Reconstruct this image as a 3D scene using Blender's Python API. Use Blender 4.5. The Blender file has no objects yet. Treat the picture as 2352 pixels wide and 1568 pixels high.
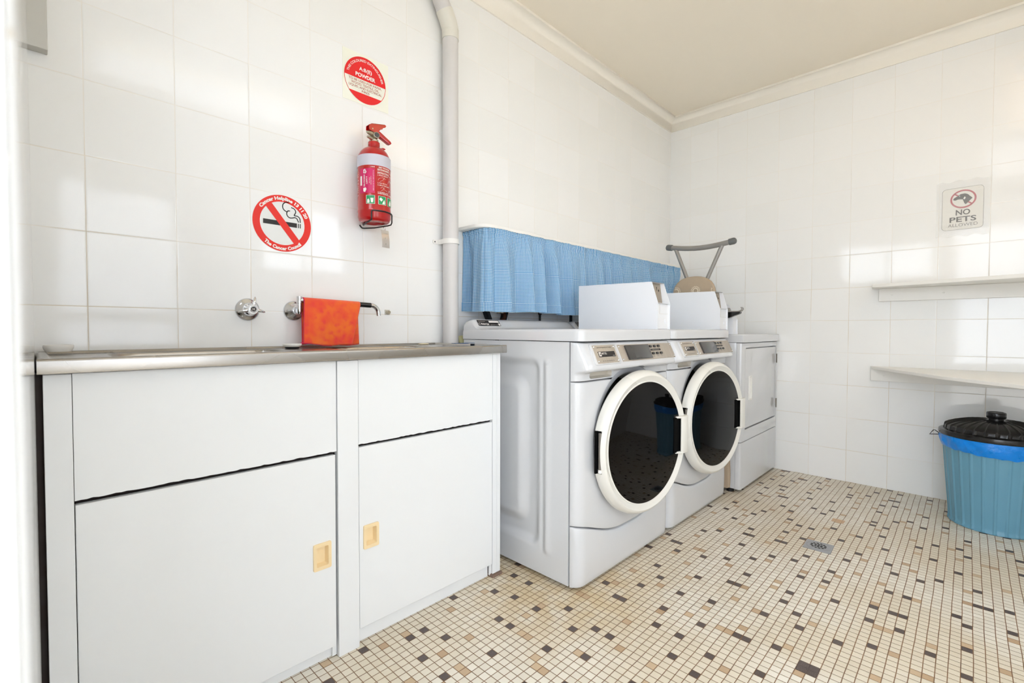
import bpy, bmesh, math, random
from mathutils import Vector, Matrix
random.seed(7)
SC = bpy.context.scene
COL = SC.collection
PI = math.pi
def R(d): return math.radians(d)

# ------------------------------------------------------------------ mesh builder
class MB:
    def __init__(s):
        s.bm = bmesh.new(); s.mi = 0
    def _mark(s, faces):
        for f in faces:
            if f.is_valid: f.material_index = s.mi
    def face(s, pts):
        f = s.bm.faces.new([s.bm.verts.new(p) for p in pts]); f.material_index = s.mi; return f
    def box(s, x0, x1, y0, y1, z0, z1, bev=0, seg=2, M=None):
        n0 = set(s.bm.faces)
        r = bmesh.ops.create_cube(s.bm, size=1)
        T = Matrix.Translation(((x0+x1)/2, (y0+y1)/2, (z0+z1)/2)) @ Matrix.Diagonal((abs(x1-x0), abs(y1-y0), abs(z1-z0), 1))
        bmesh.ops.transform(s.bm, matrix=T, verts=r['verts'])
        vs = r['verts']
        if bev:
            es = list({e for v in vs for e in v.link_edges})
            b = bmesh.ops.bevel(s.bm, geom=es, offset=bev, segments=seg, profile=.5, affect='EDGES')
        nf = [f for f in s.bm.faces if f not in n0]
        if M is not None:
            bmesh.ops.transform(s.bm, matrix=M, verts=list({v for f in nf for v in f.verts}))
        s._mark(nf); return nf
    def prism(s, pts, vec, bev=0, seg=2, ends='both'):
        """extrude a planar polygon (list of 3d points) along vec; bev rounds the rim of the caps"""
        n0 = set(s.bm.faces)
        vec = Vector(vec); n = len(pts)
        a = [s.bm.verts.new(Vector(p)) for p in pts]
        b = [s.bm.verts.new(Vector(p)+vec) for p in pts]
        f0 = s.bm.faces.new(list(reversed(a))); f1 = s.bm.faces.new(b)
        for i in range(n):
            j = (i+1) % n
            s.bm.faces.new([a[i], a[j], b[j], b[i]])
        nf = [f for f in s.bm.faces if f not in n0]
        bmesh.ops.recalc_face_normals(s.bm, faces=nf)
        if bev:
            es = []
            if ends in ('both', 'start'): es += list(f0.edges)
            if ends in ('both', 'end'): es += list(f1.edges)
            bmesh.ops.bevel(s.bm, geom=es, offset=bev, segments=seg, profile=.5, affect='EDGES')
        nf = [f for f in s.bm.faces if f not in n0]
        s._mark(nf); return nf
    def grid(s, fn, nu, nv, cu=False, cv=False):
        """fn(i,j) -> point; nu x nv vertices"""
        V = [[s.bm.verts.new(fn(i, j)) for j in range(nv)] for i in range(nu)]
        out = []
        for i in range(nu if cu else nu-1):
            for j in range(nv if cv else nv-1):
                k, l = (i+1) % nu, (j+1) % nv
                f = s.bm.faces.new([V[i][j], V[k][j], V[k][l], V[i][l]]); f.material_index = s.mi; out.append(f)
        return V, out
    def lathe(s, prof, M=None, seg=48, cap0=False, cap1=False, rf=None):
        """prof: (r, h) list revolved about local z"""
        M = M or Matrix.Identity(4)
        def P(i, j):
            r, h = prof[j]; t = 2*PI*i/seg
            if rf: r = rf(r, h, t)
            return M @ Vector((r*math.cos(t), r*math.sin(t), h))
        V, out = s.grid(P, seg, len(prof), cu=True)
        if cap0: f = s.bm.faces.new([V[i][0] for i in reversed(range(seg))]); f.material_index = s.mi; out.append(f)
        if cap1: f = s.bm.faces.new([V[i][-1] for i in range(seg)]); f.material_index = s.mi; out.append(f)
        bmesh.ops.recalc_face_normals(s.bm, faces=out) if (cap0 and cap1) else None
        return V
    def tube(s, path, r, seg=12, closed=False, caps=True):
        path = [Vector(p) for p in path]; n = len(path)
        rr = r if isinstance(r, (list, tuple)) else [r]*n
        rings = []; up = None
        for i, p in enumerate(path):
            if closed: t = (path[(i+1) % n]-path[i-1]).normalized()
            else: t = (path[min(i+1, n-1)]-path[max(i-1, 0)]).normalized()
            if up is None:
                up = Vector((0, 0, 1)) if abs(t.z) < .9 else Vector((1, 0, 0))
            a = t.cross(up).normalized(); up = a.cross(t).normalized()
            rings.append([s.bm.verts.new(p+rr[i]*(a*math.cos(2*PI*k/seg)+up*math.sin(2*PI*k/seg))) for k in range(seg)])
        out = []
        for i in range(n if closed else n-1):
            A, B = rings[i], rings[(i+1) % n]
            for k in range(seg):
                l = (k+1) % seg
                out.append(s.bm.faces.new([A[k], A[l], B[l], B[k]]))
        if caps and not closed:
            out.append(s.bm.faces.new(list(reversed(rings[0])))); out.append(s.bm.faces.new(rings[-1]))
            bmesh.ops.recalc_face_normals(s.bm, faces=out)
        s._mark(out)
    def ball(s, c, rx, ry=None, rz=None, seg=16, rings=10):
        n0 = set(s.bm.faces)
        r = bmesh.ops.create_uvsphere(s.bm, u_segments=seg, v_segments=rings, radius=1)
        bmesh.ops.transform(s.bm, matrix=Matrix.Translation(c) @ Matrix.Diagonal((rx, ry or rx, rz or rx, 1)), verts=r['verts'])
        s._mark([f for f in s.bm.faces if f not in n0])
    def flat(s, pts, fn):
        """triangulated flat outline in (u,v) mapped by fn"""
        f = s.bm.faces.new([s.bm.verts.new(fn(u, v)) for u, v in pts]); f.material_index = s.mi
        if len(pts) > 4: 
            r = bmesh.ops.triangulate(s.bm, faces=[f])
            s._mark(r['faces'])
    def ring(s, ro, ri, fn, c=(0, 0), a0=0, a1=360, seg=64):
        """flat annulus sector"""
        n = seg
        def P(i, j):
            t = R(a0+(a1-a0)*i/n); r = (ro, ri)[j]
            return fn(c[0]+r*math.cos(t), c[1]+r*math.sin(t))
        s.grid(P, n+1, 2)
    def text(s, body, size, fn, bold=0, sx=1, align='C', space=1.0, height=None, width=None):
        me = text_mesh(body, bold, space)
        xs = [v.co.x for v in me.vertices]
        x0, x1 = min(xs), max(xs)
        k = size
        kx = k*sx
        if width: kx = width/(x1-x0)
        if align == 'C': o = (x0+x1)/2
        elif align == 'L': o = x0
        else: o = x1
        V = [s.bm.verts.new(fn((v.co.x-o)*kx, v.co.y*k)) for v in me.vertices]
        for p in me.polygons:
            try:
                f = s.bm.faces.new([V[i] for i in p.vertices]); f.material_index = s.mi
            except ValueError: pass
        return (x1-x0)*kx
    def mesh(s, name='m'):
        me = bpy.data.meshes.new(name); s.bm.to_mesh(me); s.bm.free(); return me
    def build(s, name, mats, parent=None, smooth=40, uv=None):
        if not isinstance(mats, (list, tuple)): mats = [mats]
        me = s.mesh(name)
        return link(name, me, mats, parent, smooth)

_txt = {}
def text_mesh(body, bold, space):
    key = (body, bold, space)
    if key not in _txt:
        cu = bpy.data.curves.new('lettering_curve', 'FONT'); cu.body = body; cu.size = 1; cu.offset = bold
        cu.space_character = space; cu.resolution_u = 3; cu.fill_mode = 'FRONT'
        ob = bpy.data.objects.new('lettering_curve', cu)
        me = bpy.data.meshes.new_from_object(ob)
        bpy.data.objects.remove(ob); bpy.data.curves.remove(cu)
        _txt[key] = me
    return _txt[key]

def link(name, me, mats, parent=None, smooth=40):
    o = bpy.data.objects.new(name, me)
    COL.objects.link(o)
    for m in mats: me.materials.append(m)
    if smooth:
        me.polygons.foreach_set('use_smooth', [True]*len(me.polygons))
        me.set_sharp_from_angle(angle=R(smooth))
    if parent is not None:
        o.parent = parent
        off = Vector((0, 0, 0)); p = parent
        while p is not None: off += p.location; p = p.parent
        me.transform(Matrix.Translation(-off))
    me.update()
    return o

def tag(o, label, cat, group=None):
    o['label'] = label; o['category'] = cat
    if group: o['group'] = group
    return o
def thing(name, label, cat, loc, group=None):
    o = bpy.data.objects.new(name, None); COL.objects.link(o); o.location = loc
    o.empty_display_size = .1
    return tag(o, label, cat, group)
def struct(o): o['kind'] = 'structure'; return o
def dup(root, loc, label, group=None):
    def cp(o, parent):
        c = o.copy(); COL.objects.link(c); c.parent = parent
        for ch in list(o.children): cp(ch, c)
        return c
    r = root.copy(); COL.objects.link(r); r.location = loc
    for ch in list(root.children): cp(ch, r)
    r['label'] = label
    if group: r['group'] = group
    return r
def bool_cut(me, cutters):
    """me minus each cutter mesh; returns a new mesh"""
    o = bpy.data.objects.new('work', me); COL.objects.link(o)
    cs = []
    for c in cutters:
        co = bpy.data.objects.new('work_cut', c); COL.objects.link(co); cs.append(co)
        m = o.modifiers.new('b', 'BOOLEAN'); m.operation = 'DIFFERENCE'; m.object = co; m.solver = 'EXACT'
    dg = bpy.context.evaluated_depsgraph_get(); dg.update()
    res = bpy.data.meshes.new_from_object(o.evaluated_get(dg))
    bpy.data.objects.remove(o)
    for co in cs: bpy.data.objects.remove(co)
    res.materials.clear()
    return res
def smooth01(a, b, x):
    t = min(1, max(0, (x-a)/(b-a))); return t*t*(3-2*t)

# ------------------------------------------------------------------ materials
def new_mat(name):
    m = bpy.data.materials.new(name); m.use_nodes = True
    nt = m.node_tree; b = nt.nodes['Principled BSDF']
    return m, nt, b
def Mth(nt, op, a, b=None, c=None, clamp=False):
    n = nt.nodes.new('ShaderNodeMath'); n.operation = op; n.use_clamp = clamp
    for i, v in enumerate((a, b, c)):
        if v is None: continue
        if isinstance(v, (int, float)): n.inputs[i].default_value = v
        else: nt.links.new(v, n.inputs[i])
    return n.outputs[0]
def MapR(nt, v, a, b, c=0, d=1, smooth=True):
    n = nt.nodes.new('ShaderNodeMapRange'); n.interpolation_type = 'SMOOTHSTEP' if smooth else 'LINEAR'
    nt.links.new(v, n.inputs[0])
    for i, q in enumerate((a, b, c, d)): n.inputs[i+1].default_value = q
    return n.outputs[0]
def Mix(nt, f, a, b):
    n = nt.nodes.new('ShaderNodeMix'); n.data_type = 'RGBA'
    if isinstance(f, (int, float)): n.inputs[0].default_value = f
    else: nt.links.new(f, n.inputs[0])
    for i, v in ((6, a), (7, b)):
        if isinstance(v, tuple): n.inputs[i].default_value = (*v[:3], 1)
        else: nt.links.new(v, n.inputs[i])
    return n.outputs[2]
def lin(c):
    return tuple(((v/255)/12.92 if v/255 <= .04045 else ((v/255+.055)/1.055)**2.4) for v in c)
def Noise(nt, scale, detail=1, vec=None, rough=.5):
    n = nt.nodes.new('ShaderNodeTexNoise'); n.inputs['Scale'].default_value = scale; n.inputs['Detail'].default_value = detail
    n.inputs['Roughness'].default_value = rough
    if vec is None:
        tc = nt.nodes.new('ShaderNodeTexCoord'); vec = tc.outputs['Object']
    nt.links.new(vec, n.inputs['Vector'])
    return n.outputs['Fac']
def mat(name, col, rough=.4, metal=0, var=.04, nscale=12, bump=0, bscale=60, spec=.5, ior=None, trans=0, alpha=1, coat=0, dirt=None, streak=None):
    """painted / moulded / metal surface: colour and gloss varied by noise"""
    m, nt, b = new_mat(name)
    c = lin(col)
    f = Noise(nt, nscale)
    lo = tuple(v*(1-var) for v in c); hi = tuple(min(1, v*(1+var)) for v in c)
    cc = Mix(nt, f, lo, hi)
    if dirt:
        d = Noise(nt, dirt[1], 6, rough=.65)
        cc = Mix(nt, MapR(nt, d, dirt[2], dirt[2]+.15, 0, dirt[3]), cc, lin(dirt[0]))
    nt.links.new(cc, b.inputs['Base Color'])
    if streak:
        tc = nt.nodes.new('ShaderNodeTexCoord'); mp = nt.nodes.new('ShaderNodeMapping')
        nt.links.new(tc.outputs['Object'], mp.inputs[0]); mp.inputs['Scale'].default_value = streak
        f2 = Noise(nt, 1, 4, mp.outputs[0])
        nt.links.new(MapR(nt, f2, .3, .7, max(.02, rough*.7), rough*1.35), b.inputs['Roughness'])
    else:
        nt.links.new(MapR(nt, f, .2, .8, max(0, rough*.85), min(1, rough*1.15)), b.inputs['Roughness'])
    b.inputs['Metallic'].default_value = metal
    b.inputs['Specular IOR Level'].default_value = spec
    if ior: b.inputs['IOR'].default_value = ior
    b.inputs['Transmission Weight'].default_value = trans
    b.inputs['Alpha'].default_value = alpha
    b.inputs['Coat Weight'].default_value = coat
    if bump:
        bn = nt.nodes.new('ShaderNodeBump'); bn.inputs['Strength'].default_value = 1; bn.inputs['Distance'].default_value = bump
        nt.links.new(Noise(nt, bscale, 4), bn.inputs['Height']); nt.links.new(bn.outputs[0], b.inputs['Normal'])
    return m
def pos_axes(nt):
    g = nt.nodes.new('ShaderNodeNewGeometry'); s = nt.nodes.new('ShaderNodeSeparateXYZ')
    nt.links.new(g.outputs['Position'], s.inputs[0]); return s.outputs, g.outputs['Position']
def White(nt, a, b, c=0.0):
    cb = nt.nodes.new('ShaderNodeCombineXYZ')
    for i, v in enumerate((a, b, c)):
        if isinstance(v, (int, float)): cb.inputs[i].default_value = v
        else: nt.links.new(v, cb.inputs[i])
    w = nt.nodes.new('ShaderNodeTexWhiteNoise'); w.noise_dimensions = '3D'; nt.links.new(cb.outputs[0], w.inputs['Vector'])
    s = nt.nodes.new('ShaderNodeSeparateColor'); nt.links.new(w.outputs['Color'], s.inputs[0])
    return s.outputs
def tile_mat(name, axis, off, seed):
    """200 mm glazed white wall tiles with pale sandy joints"""
    m, nt, b = new_mat(name)
    P, pos = pos_axes(nt)
    u = Mth(nt, 'DIVIDE', Mth(nt, 'SUBTRACT', P[axis], off), .2)
    v = Mth(nt, 'DIVIDE', Mth(nt, 'SUBTRACT', P[2], .9945), .2)
    fu, fv = Mth(nt, 'FRACT', u), Mth(nt, 'FRACT', v)
    iu, iv = Mth(nt, 'FLOOR', u), Mth(nt, 'FLOOR', v)
    r = White(nt, iu, iv, seed)
    du = Mth(nt, 'MULTIPLY', Mth(nt, 'MINIMUM', fu, Mth(nt, 'SUBTRACT', 1, fu)), .2)
    dv = Mth(nt, 'MULTIPLY', Mth(nt, 'MINIMUM', fv, Mth(nt, 'SUBTRACT', 1, fv)), .2)
    d = Mth(nt, 'MINIMUM', du, dv)
    tile = MapR(nt, d, .0006, .0017)
    n1 = Noise(nt, 3, 1, pos)
    glaze = Mix(nt, r[2], lin((244, 244, 241)), lin((247, 247, 245)))
    grime = Mth(nt, 'MULTIPLY', MapR(nt, Noise(nt, 3.5, 2, pos), .32, .62), MapR(nt, P[2], 1.0, 1.8, 1, .0))   # splash and mop grime sits low
    grout = Mix(nt, grime, lin((240, 237, 230)), lin((221, 211, 193)))
    nt.links.new(Mix(nt, tile, grout, glaze), b.inputs['Base Color'])
    nt.links.new(MapR(nt, tile, 0, 1, .6, .07), b.inputs['Roughness'])
    # slightly cushioned edges and every tile set a hair out of plane
    h = Mth(nt, 'MULTIPLY', MapR(nt, d, 0, .004), .0003)
    tu = Mth(nt, 'MULTIPLY', Mth(nt, 'SUBTRACT', r[0], .5), Mth(nt, 'SUBTRACT', fu, .5))
    tv = Mth(nt, 'MULTIPLY', Mth(nt, 'SUBTRACT', r[1], .5), Mth(nt, 'SUBTRACT', fv, .5))
    h = Mth(nt, 'ADD', h, Mth(nt, 'MULTIPLY', Mth(nt, 'ADD', tu, tv), .0016))
    h = Mth(nt, 'ADD', h, Mth(nt, 'MULTIPLY', n1, .0014))
    bn = nt.nodes.new('ShaderNodeBump'); bn.inputs['Distance'].default_value = 1; bn.inputs['Strength'].default_value = 1
    nt.links.new(h, bn.inputs['Height']); nt.links.new(bn.outputs[0], b.inputs['Normal'])
    return m
def mosaic_mat(name):
    """25 mm vitreous mosaic: cream with scattered charcoal and tan pieces, brown grout"""
    m, nt, b = new_mat(name)
    P, pos = pos_axes(nt)
    s = .0252
    wob = Mth(nt, 'MULTIPLY', Mth(nt, 'SUBTRACT', Noise(nt, 9, 0, pos), .5), .10)
    u = Mth(nt, 'ADD', Mth(nt, 'DIVIDE', Mth(nt, 'SUBTRACT', P[0], 1.222), s), wob)
    v = Mth(nt, 'ADD', Mth(nt, 'DIVIDE', Mth(nt, 'SUBTRACT', P[1], -.76), s), wob)
    fu, fv = Mth(nt, 'FRACT', u), Mth(nt, 'FRACT', v)
    iu, iv = Mth(nt, 'FLOOR', u), Mth(nt, 'FLOOR', v)
    r = White(nt, iu, iv, 3.0)
    du = Mth(nt, 'MULTIPLY', Mth(nt, 'MINIMUM', fu, Mth(nt, 'SUBTRACT', 1, fu)), s)
    dv = Mth(nt, 'MULTIPLY', Mth(nt, 'MINIMUM', fv, Mth(nt, 'SUBTRACT', 1, fv)), s)
    d = Mth(nt, 'MINIMUM', du, dv)
    tile = MapR(nt, d, .0006, .0014)
    def pick(bu, bv, ou, ov, ju, jv, seed):
        """one odd piece in each bu x bv patch, jittered by ju x jv; now and then a double"""
        gx, gy = Mth(nt, 'DIVIDE', Mth(nt, 'ADD', iu, ou+.5), bu), Mth(nt, 'DIVIDE', Mth(nt, 'ADD', iv, ov+.5), bv)
        q = White(nt, Mth(nt, 'FLOOR', gx), Mth(nt, 'FLOOR', gy), seed)
        cx = Mth(nt, 'FLOOR', Mth(nt, 'MULTIPLY', Mth(nt, 'FRACT', gx), bu)); cy = Mth(nt, 'FLOOR', Mth(nt, 'MULTIPLY', Mth(nt, 'FRACT', gy), bv))
        tx = Mth(nt, 'FLOOR', Mth(nt, 'MULTIPLY', q[0], ju)); ty = Mth(nt, 'FLOOR', Mth(nt, 'MULTIPLY', q[1], jv))
        dx = Mth(nt, 'ABSOLUTE', Mth(nt, 'SUBTRACT', cx, tx)); dy = Mth(nt, 'SUBTRACT', cy, ty)
        two = Mth(nt, 'MULTIPLY', Mth(nt, 'GREATER_THAN', q[2], .90), 1.0)
        ex = Mth(nt, 'LESS_THAN', dx, .5)
        ey = Mth(nt, 'MULTIPLY', Mth(nt, 'GREATER_THAN', dy, -.5), Mth(nt, 'LESS_THAN', dy, Mth(nt, 'ADD', two, .5)))
        return Mth(nt, 'MULTIPLY', ex, ey)
    dark = pick(5, 5, 0, 0, 4, 4, 11.0); tan = pick(5, 6, 2, 3, 4, 5, 29.0)
    def block(u0, u1, v0, v1):
        m1 = Mth(nt, 'MULTIPLY', Mth(nt, 'GREATER_THAN', u, u0), Mth(nt, 'LESS_THAN', u, u1))
        return Mth(nt, 'MULTIPLY', m1, Mth(nt, 'MULTIPLY', Mth(nt, 'GREATER_THAN', v, v0), Mth(nt, 'LESS_THAN', v, v1)))
    # sheets near the sink run are a touch yellower (worn glaze)
    cream = Mix(nt, r[0], lin((227, 220, 204)), lin((239, 234, 221)))
    worn = Mth(nt, 'MULTIPLY', MapR(nt, Noise(nt, 2.2, 1, pos), .42, .62), .45)
    cream = Mix(nt, worn, cream, lin((214, 199, 168)))
    dd = Mth(nt, 'SQRT', Mth(nt, 'ADD', Mth(nt, 'POWER', Mth(nt, 'SUBTRACT', P[0], 1.25), 2), Mth(nt, 'POWER', Mth(nt, 'ADD', P[1], .60), 2)))
    cream = Mix(nt, Mth(nt, 'MULTIPLY', MapR(nt, dd, .16, .50, .75, 0), MapR(nt, Noise(nt, 14, 1, pos), .3, .6, .3, 1)), cream, lin((206, 184, 142)))
    speck = MapR(nt, Noise(nt, 700, 1, pos), .62, .72)
    c = Mix(nt, tan, cream, Mix(nt, r[1], lin((186, 156, 122)), lin((206, 182, 148))))
    c = Mix(nt, dark, c, Mix(nt, speck, lin((82, 70, 66)), lin((150, 140, 132))))
    big = block(55.3, 57.3, -20.4, -18.4); dk = block(5, 7, -26, -24)
    c = Mix(nt, big, c, lin((204, 168, 128))); c = Mix(nt, dk, c, Mix(nt, speck, lin((82, 70, 66)), lin((150, 140, 132))))
    tile = Mth(nt, 'MAXIMUM', tile, Mth(nt, 'MULTIPLY', Mth(nt, 'MAXIMUM', big, dk), .98))
    grout = Mix(nt, Noise(nt, 14, 1, pos), lin((92, 60, 36)), lin((150, 114, 76)))
    nt.links.new(Mix(nt, tile, grout, c), b.inputs['Base Color'])
    nt.links.new(MapR(nt, tile, 0, 1, .8, .42), b.inputs['Roughness'])
    h = Mth(nt, 'MULTIPLY', MapR(nt, d, 0, .0028), .0007)
    bn = nt.nodes.new('ShaderNodeBump'); bn.inputs['Distance'].default_value = 1
    nt.links.new(h, bn.inputs['Height']); nt.links.new(bn.outputs[0], b.inputs['Normal'])
    return m
def gingham_mat(name):
    m, nt, b = new_mat(name)
    uv = nt.nodes.new('ShaderNodeUVMap'); s = nt.nodes.new('ShaderNodeSeparateXYZ'); nt.links.new(uv.outputs[0], s.inputs[0])
    p = .0066
    def st(o): return MapR(nt, Mth(nt, 'PINGPONG', Mth(nt, 'DIVIDE', o, p), .5), .2, .3)
    a, c = st(s.outputs[0]), st(s.outputs[1])
    k = Mth(nt, 'MULTIPLY', Mth(nt, 'ADD', a, c), .5)
    r = nt.nodes.new('ShaderNodeValToRGB'); nt.links.new(k, r.inputs[0])
    e = r.color_ramp.elements; e[0].color = (*lin((236, 245, 249)), 1); e[1].color = (*lin((58, 142, 208)), 1)
    x = r.color_ramp.elements.new(.5); x.color = (*lin((152, 204, 236)), 1)
    nt.links.new(r.outputs[0], b.inputs['Base Color'])
    b.inputs['Roughness'].default_value = .85; b.inputs['Specular IOR Level'].default_value = .2
    # thin cotton: a little daylight comes through
    tr = nt.nodes.new('ShaderNodeBsdfTranslucent'); nt.links.new(r.outputs[0], tr.inputs[0])
    ms = nt.nodes.new('ShaderNodeMixShader'); ms.inputs[0].default_value = .25
    nt.links.new(b.outputs[0], ms.inputs[1]); nt.links.new(tr.outputs[0], ms.inputs[2])
    nt.links.new(ms.outputs[0], nt.nodes['Material Output'].inputs[0])
    return m
def towel_mat(name):
    m, nt, b = new_mat(name)
    n1 = Noise(nt, 22, 4); n2 = Noise(nt, 48, 4)
    c = Mix(nt, MapR(nt, n1, .3, .7), lin((254, 122, 48)), lin((250, 86, 60)))
    c = Mix(nt, MapR(nt, n2, .48, .78, 0, .7), c, lin((244, 58, 74)))
    nt.links.new(c, b.inputs['Base Color']); b.inputs['Roughness'].default_value = .95
    b.inputs['Sheen Weight'].default_value = .4; b.inputs['Specular IOR Level'].default_value = .1
    bn = nt.nodes.new('ShaderNodeBump'); bn.inputs['Distance'].default_value = .0012
    nt.links.new(Noise(nt, 900, 2), bn.inputs['Height']); nt.links.new(bn.outputs[0], b.inputs['Normal'])
    return m
def emit_mat(name, col, s):
    m, nt, b = new_mat(name)
    b.inputs['Emission Color'].default_value = (*col, 1); b.inputs['Emission Strength'].default_value = s
    b.inputs['Base Color'].default_value = (.9, .9, .88, 1)
    return m

M = dict(
    tileA=tile_mat('wall_tile_back', 0, 0.0, 1.0), tileB=tile_mat('wall_tile_right', 1, -.76, 2.0),
    tileC=tile_mat('wall_tile_left', 1, 0.0, 5.0),
    floor=mosaic_mat('floor_mosaic'),
    ceil=mat('ceiling_paint', (250, 241, 224), .55, var=.006, nscale=1),
    cove=mat('cornice_gloss_paint', (252, 247, 236), .3, var=.004, nscale=1),
    trim=mat('white_gloss_trim', (238, 240, 241), .3, var=.015),
    outer=mat('outdoor_paving', (225, 216, 202), .9, var=.1, nscale=2),
    lam=mat('white_laminate', (234, 236, 236), .32, var=.012, nscale=3),
    chip=mat('chipboard_edge', (70, 52, 40), .85, var=.3, nscale=40),
    darkwood_and_gapshade=mat('dark_carcass_and_gap_shade', (40, 30, 26), .8, var=.3, nscale=25),
    beige=mat('ivory_plastic', (242, 218, 172), .35, var=.02),
    steel=mat('brushed_stainless', (172, 168, 162), .27, 1, var=.02, nscale=4),
    chrome=mat('chrome', (225, 226, 228), .06, 1, var=.02),
    rubber=mat('black_rubber', (26, 25, 26), .55, var=.15),
    black=mat('black_plastic', (24, 23, 23), .2, var=.1),
    deep=mat('matt_black_pocket', (10, 10, 10), .9, var=.2, spec=.1),
    whitep=mat('white_plastic', (240, 238, 232), .35, var=.015),
    enamel=mat('white_enamel', (212, 213, 214), .045, var=.003, nscale=2, coat=.2),
    coinp=mat('white_powder_coat', (238, 240, 243), .38, var=.01, nscale=4),
    coinf=mat('dull_coin_slide_metal', (158, 146, 130), .5, .2, var=.08, nscale=30),
    doorw=mat('warm_white_plastic', (229, 227, 219), .3, var=.003, nscale=2),
    bezel=mat('grey_plastic_bezel', (176, 178, 182), .4, var=.05),
    glass=mat('dark_door_glass', (6, 5, 5), .025, var=.2, spec=.2),
    plate=mat('satin_metal_fascia', (196, 186, 172), .42, .55, var=.02, streak=(200, 4, 4)),
    display=mat('smoked_display', (58, 56, 54), .12, var=.06),
    recess=mat('beige_grey_plastic', (198, 192, 180), .5, var=.04),
    pvc=mat('grey_pvc_pipe', (214, 211, 208), .38, var=.02),
    pvc2=mat('cream_pvc_fitting', (226, 223, 212), .38, var=.02),
    red=mat('gloss_red_enamel', (184, 8, 14), .18, var=.05, coat=.4),
    redp=mat('red_print', (232, 24, 28), .45, var=.02),
    redo=mat('orange_red_print', (234, 34, 14), .45, var=.02),
    glow=mat('pale_glow_vinyl', (243, 243, 228), .5, var=.01),
    vinyl=mat('white_vinyl', (236, 237, 234), .4, var=.01),
    ink=mat('black_ink', (34, 30, 30), .5, var=.05),
    band=mat('silver_white_band', (202, 200, 210), .4, var=.02),
    pink=mat('magenta_label', (208, 2, 92), .4, var=.03),
    green=mat('green_symbol_print', (20, 150, 84), .4, var=.03),
    printw=mat('white_print', (244, 238, 232), .5, var=.02),
    printred=mat('brick_red_print', (176, 84, 62), .5, var=.03),
    nickel=mat('nickel_valve', (190, 182, 164), .28, 1, var=.1, nscale=60),
    wire=mat('black_wire', (22, 22, 22), .45, var=.1),
    hinge=mat('dull_steel_hinge', (128, 122, 114), .45, .4, var=.1),
    tagm=mat('bright_aluminium', (206, 200, 196), .3, .8, var=.05),
    shelfp=mat('white_painted_timber', (242, 240, 234), .45, var=.02, bump=.0008, bscale=30),
    gingham=gingham_mat('blue_gingham'),
    iron=mat('dark_angle_iron', (44, 48, 54), .6, .3, var=.1),
    rust=mat('rusty_pipe', (92, 56, 38), .75, .3, var=.3, nscale=60),
    towel=towel_mat('orange_microfibre'), hem=mat('magenta_hem_stitch', (226, 20, 96), .9, var=.1),
    yellow=mat('cream_yellow_plastic', (240, 232, 176), .45, var=.03),
    bluec=mat('blue_cloth', (60, 88, 128), .9, var=.1),
    greyt=mat('grey_painted_tube', (150, 147, 142), .35, .3, var=.03),
    capg=mat('dark_grey_end_cap', (104, 106, 106), .45, var=.04),
    linen=mat('taupe_cotton', (178, 160, 137), .9, var=.06, nscale=40, bump=.0003, bscale=900),
    lprint=mat('cream_print', (240, 232, 212), .9, var=.03),
    binb=mat('translucent_blue_bin', (104, 158, 182), .34, var=.06, nscale=10, trans=.0),
    bag=mat('blue_bin_bag', (2, 136, 232), .3, var=.15, nscale=30, bump=.004, bscale=38),
    drain=mat('grey_drain_metal', (168, 170, 174), .35, .6, var=.04),
    hole=mat('dark_drain_hole', (20, 18, 16), .8, var=.2),
    paper=mat('white_paper', (238, 236, 228), .6, var=.01),
    maroon=mat('faded_red_print', (190, 78, 92), .5, var=.03),
    dogink=mat('charcoal_print', (58, 54, 54), .5, var=.05),
    duct=mat('pale_grey_duct', (204, 202, 194), .5, var=.02),
    lamp=emit_mat('lamp_diffuser', (.97, 1, 1.05), 2.1), fillwarm=emit_mat('warm_fill_diffuser', (1, .72, .42), 2.2),  # the warm one belongs to the added fill lamp
    screen=mat('white_security_mesh', (236, 236, 234), .4, var=.02),
    winglass=mat('window_glass', (250, 252, 252), .02, var=0, trans=1.0, ior=1.05, spec=.3),
    soap=mat('cream_soap', (236, 222, 190), .5, var=.03),
    shim=mat('weathered_block', (128, 106, 92), .85, var=.2, nscale=40),
)
# clear plastic sleeve
def sleeve_mat():
    m, nt, b = new_mat('clear_plastic_sleeve')
    b.inputs['Base Color'].default_value = (.97, .97, .95, 1); b.inputs['Roughness'].default_value = .08
    b.inputs['Alpha'].default_value = .22
    bn = nt.nodes.new('ShaderNodeBump'); bn.inputs['Distance'].default_value = .004
    nt.links.new(Noise(nt, 34, 3), bn.inputs['Height']); nt.links.new(bn.outputs[0], b.inputs['Normal'])
    return m
M['sleeve'] = sleeve_mat()

L = 3.398          # right wall
HC = 2.555         # ceiling
YF = -2.85         # front wall (behind the camera)
XL = -.102         # left wall at the back corner

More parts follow.
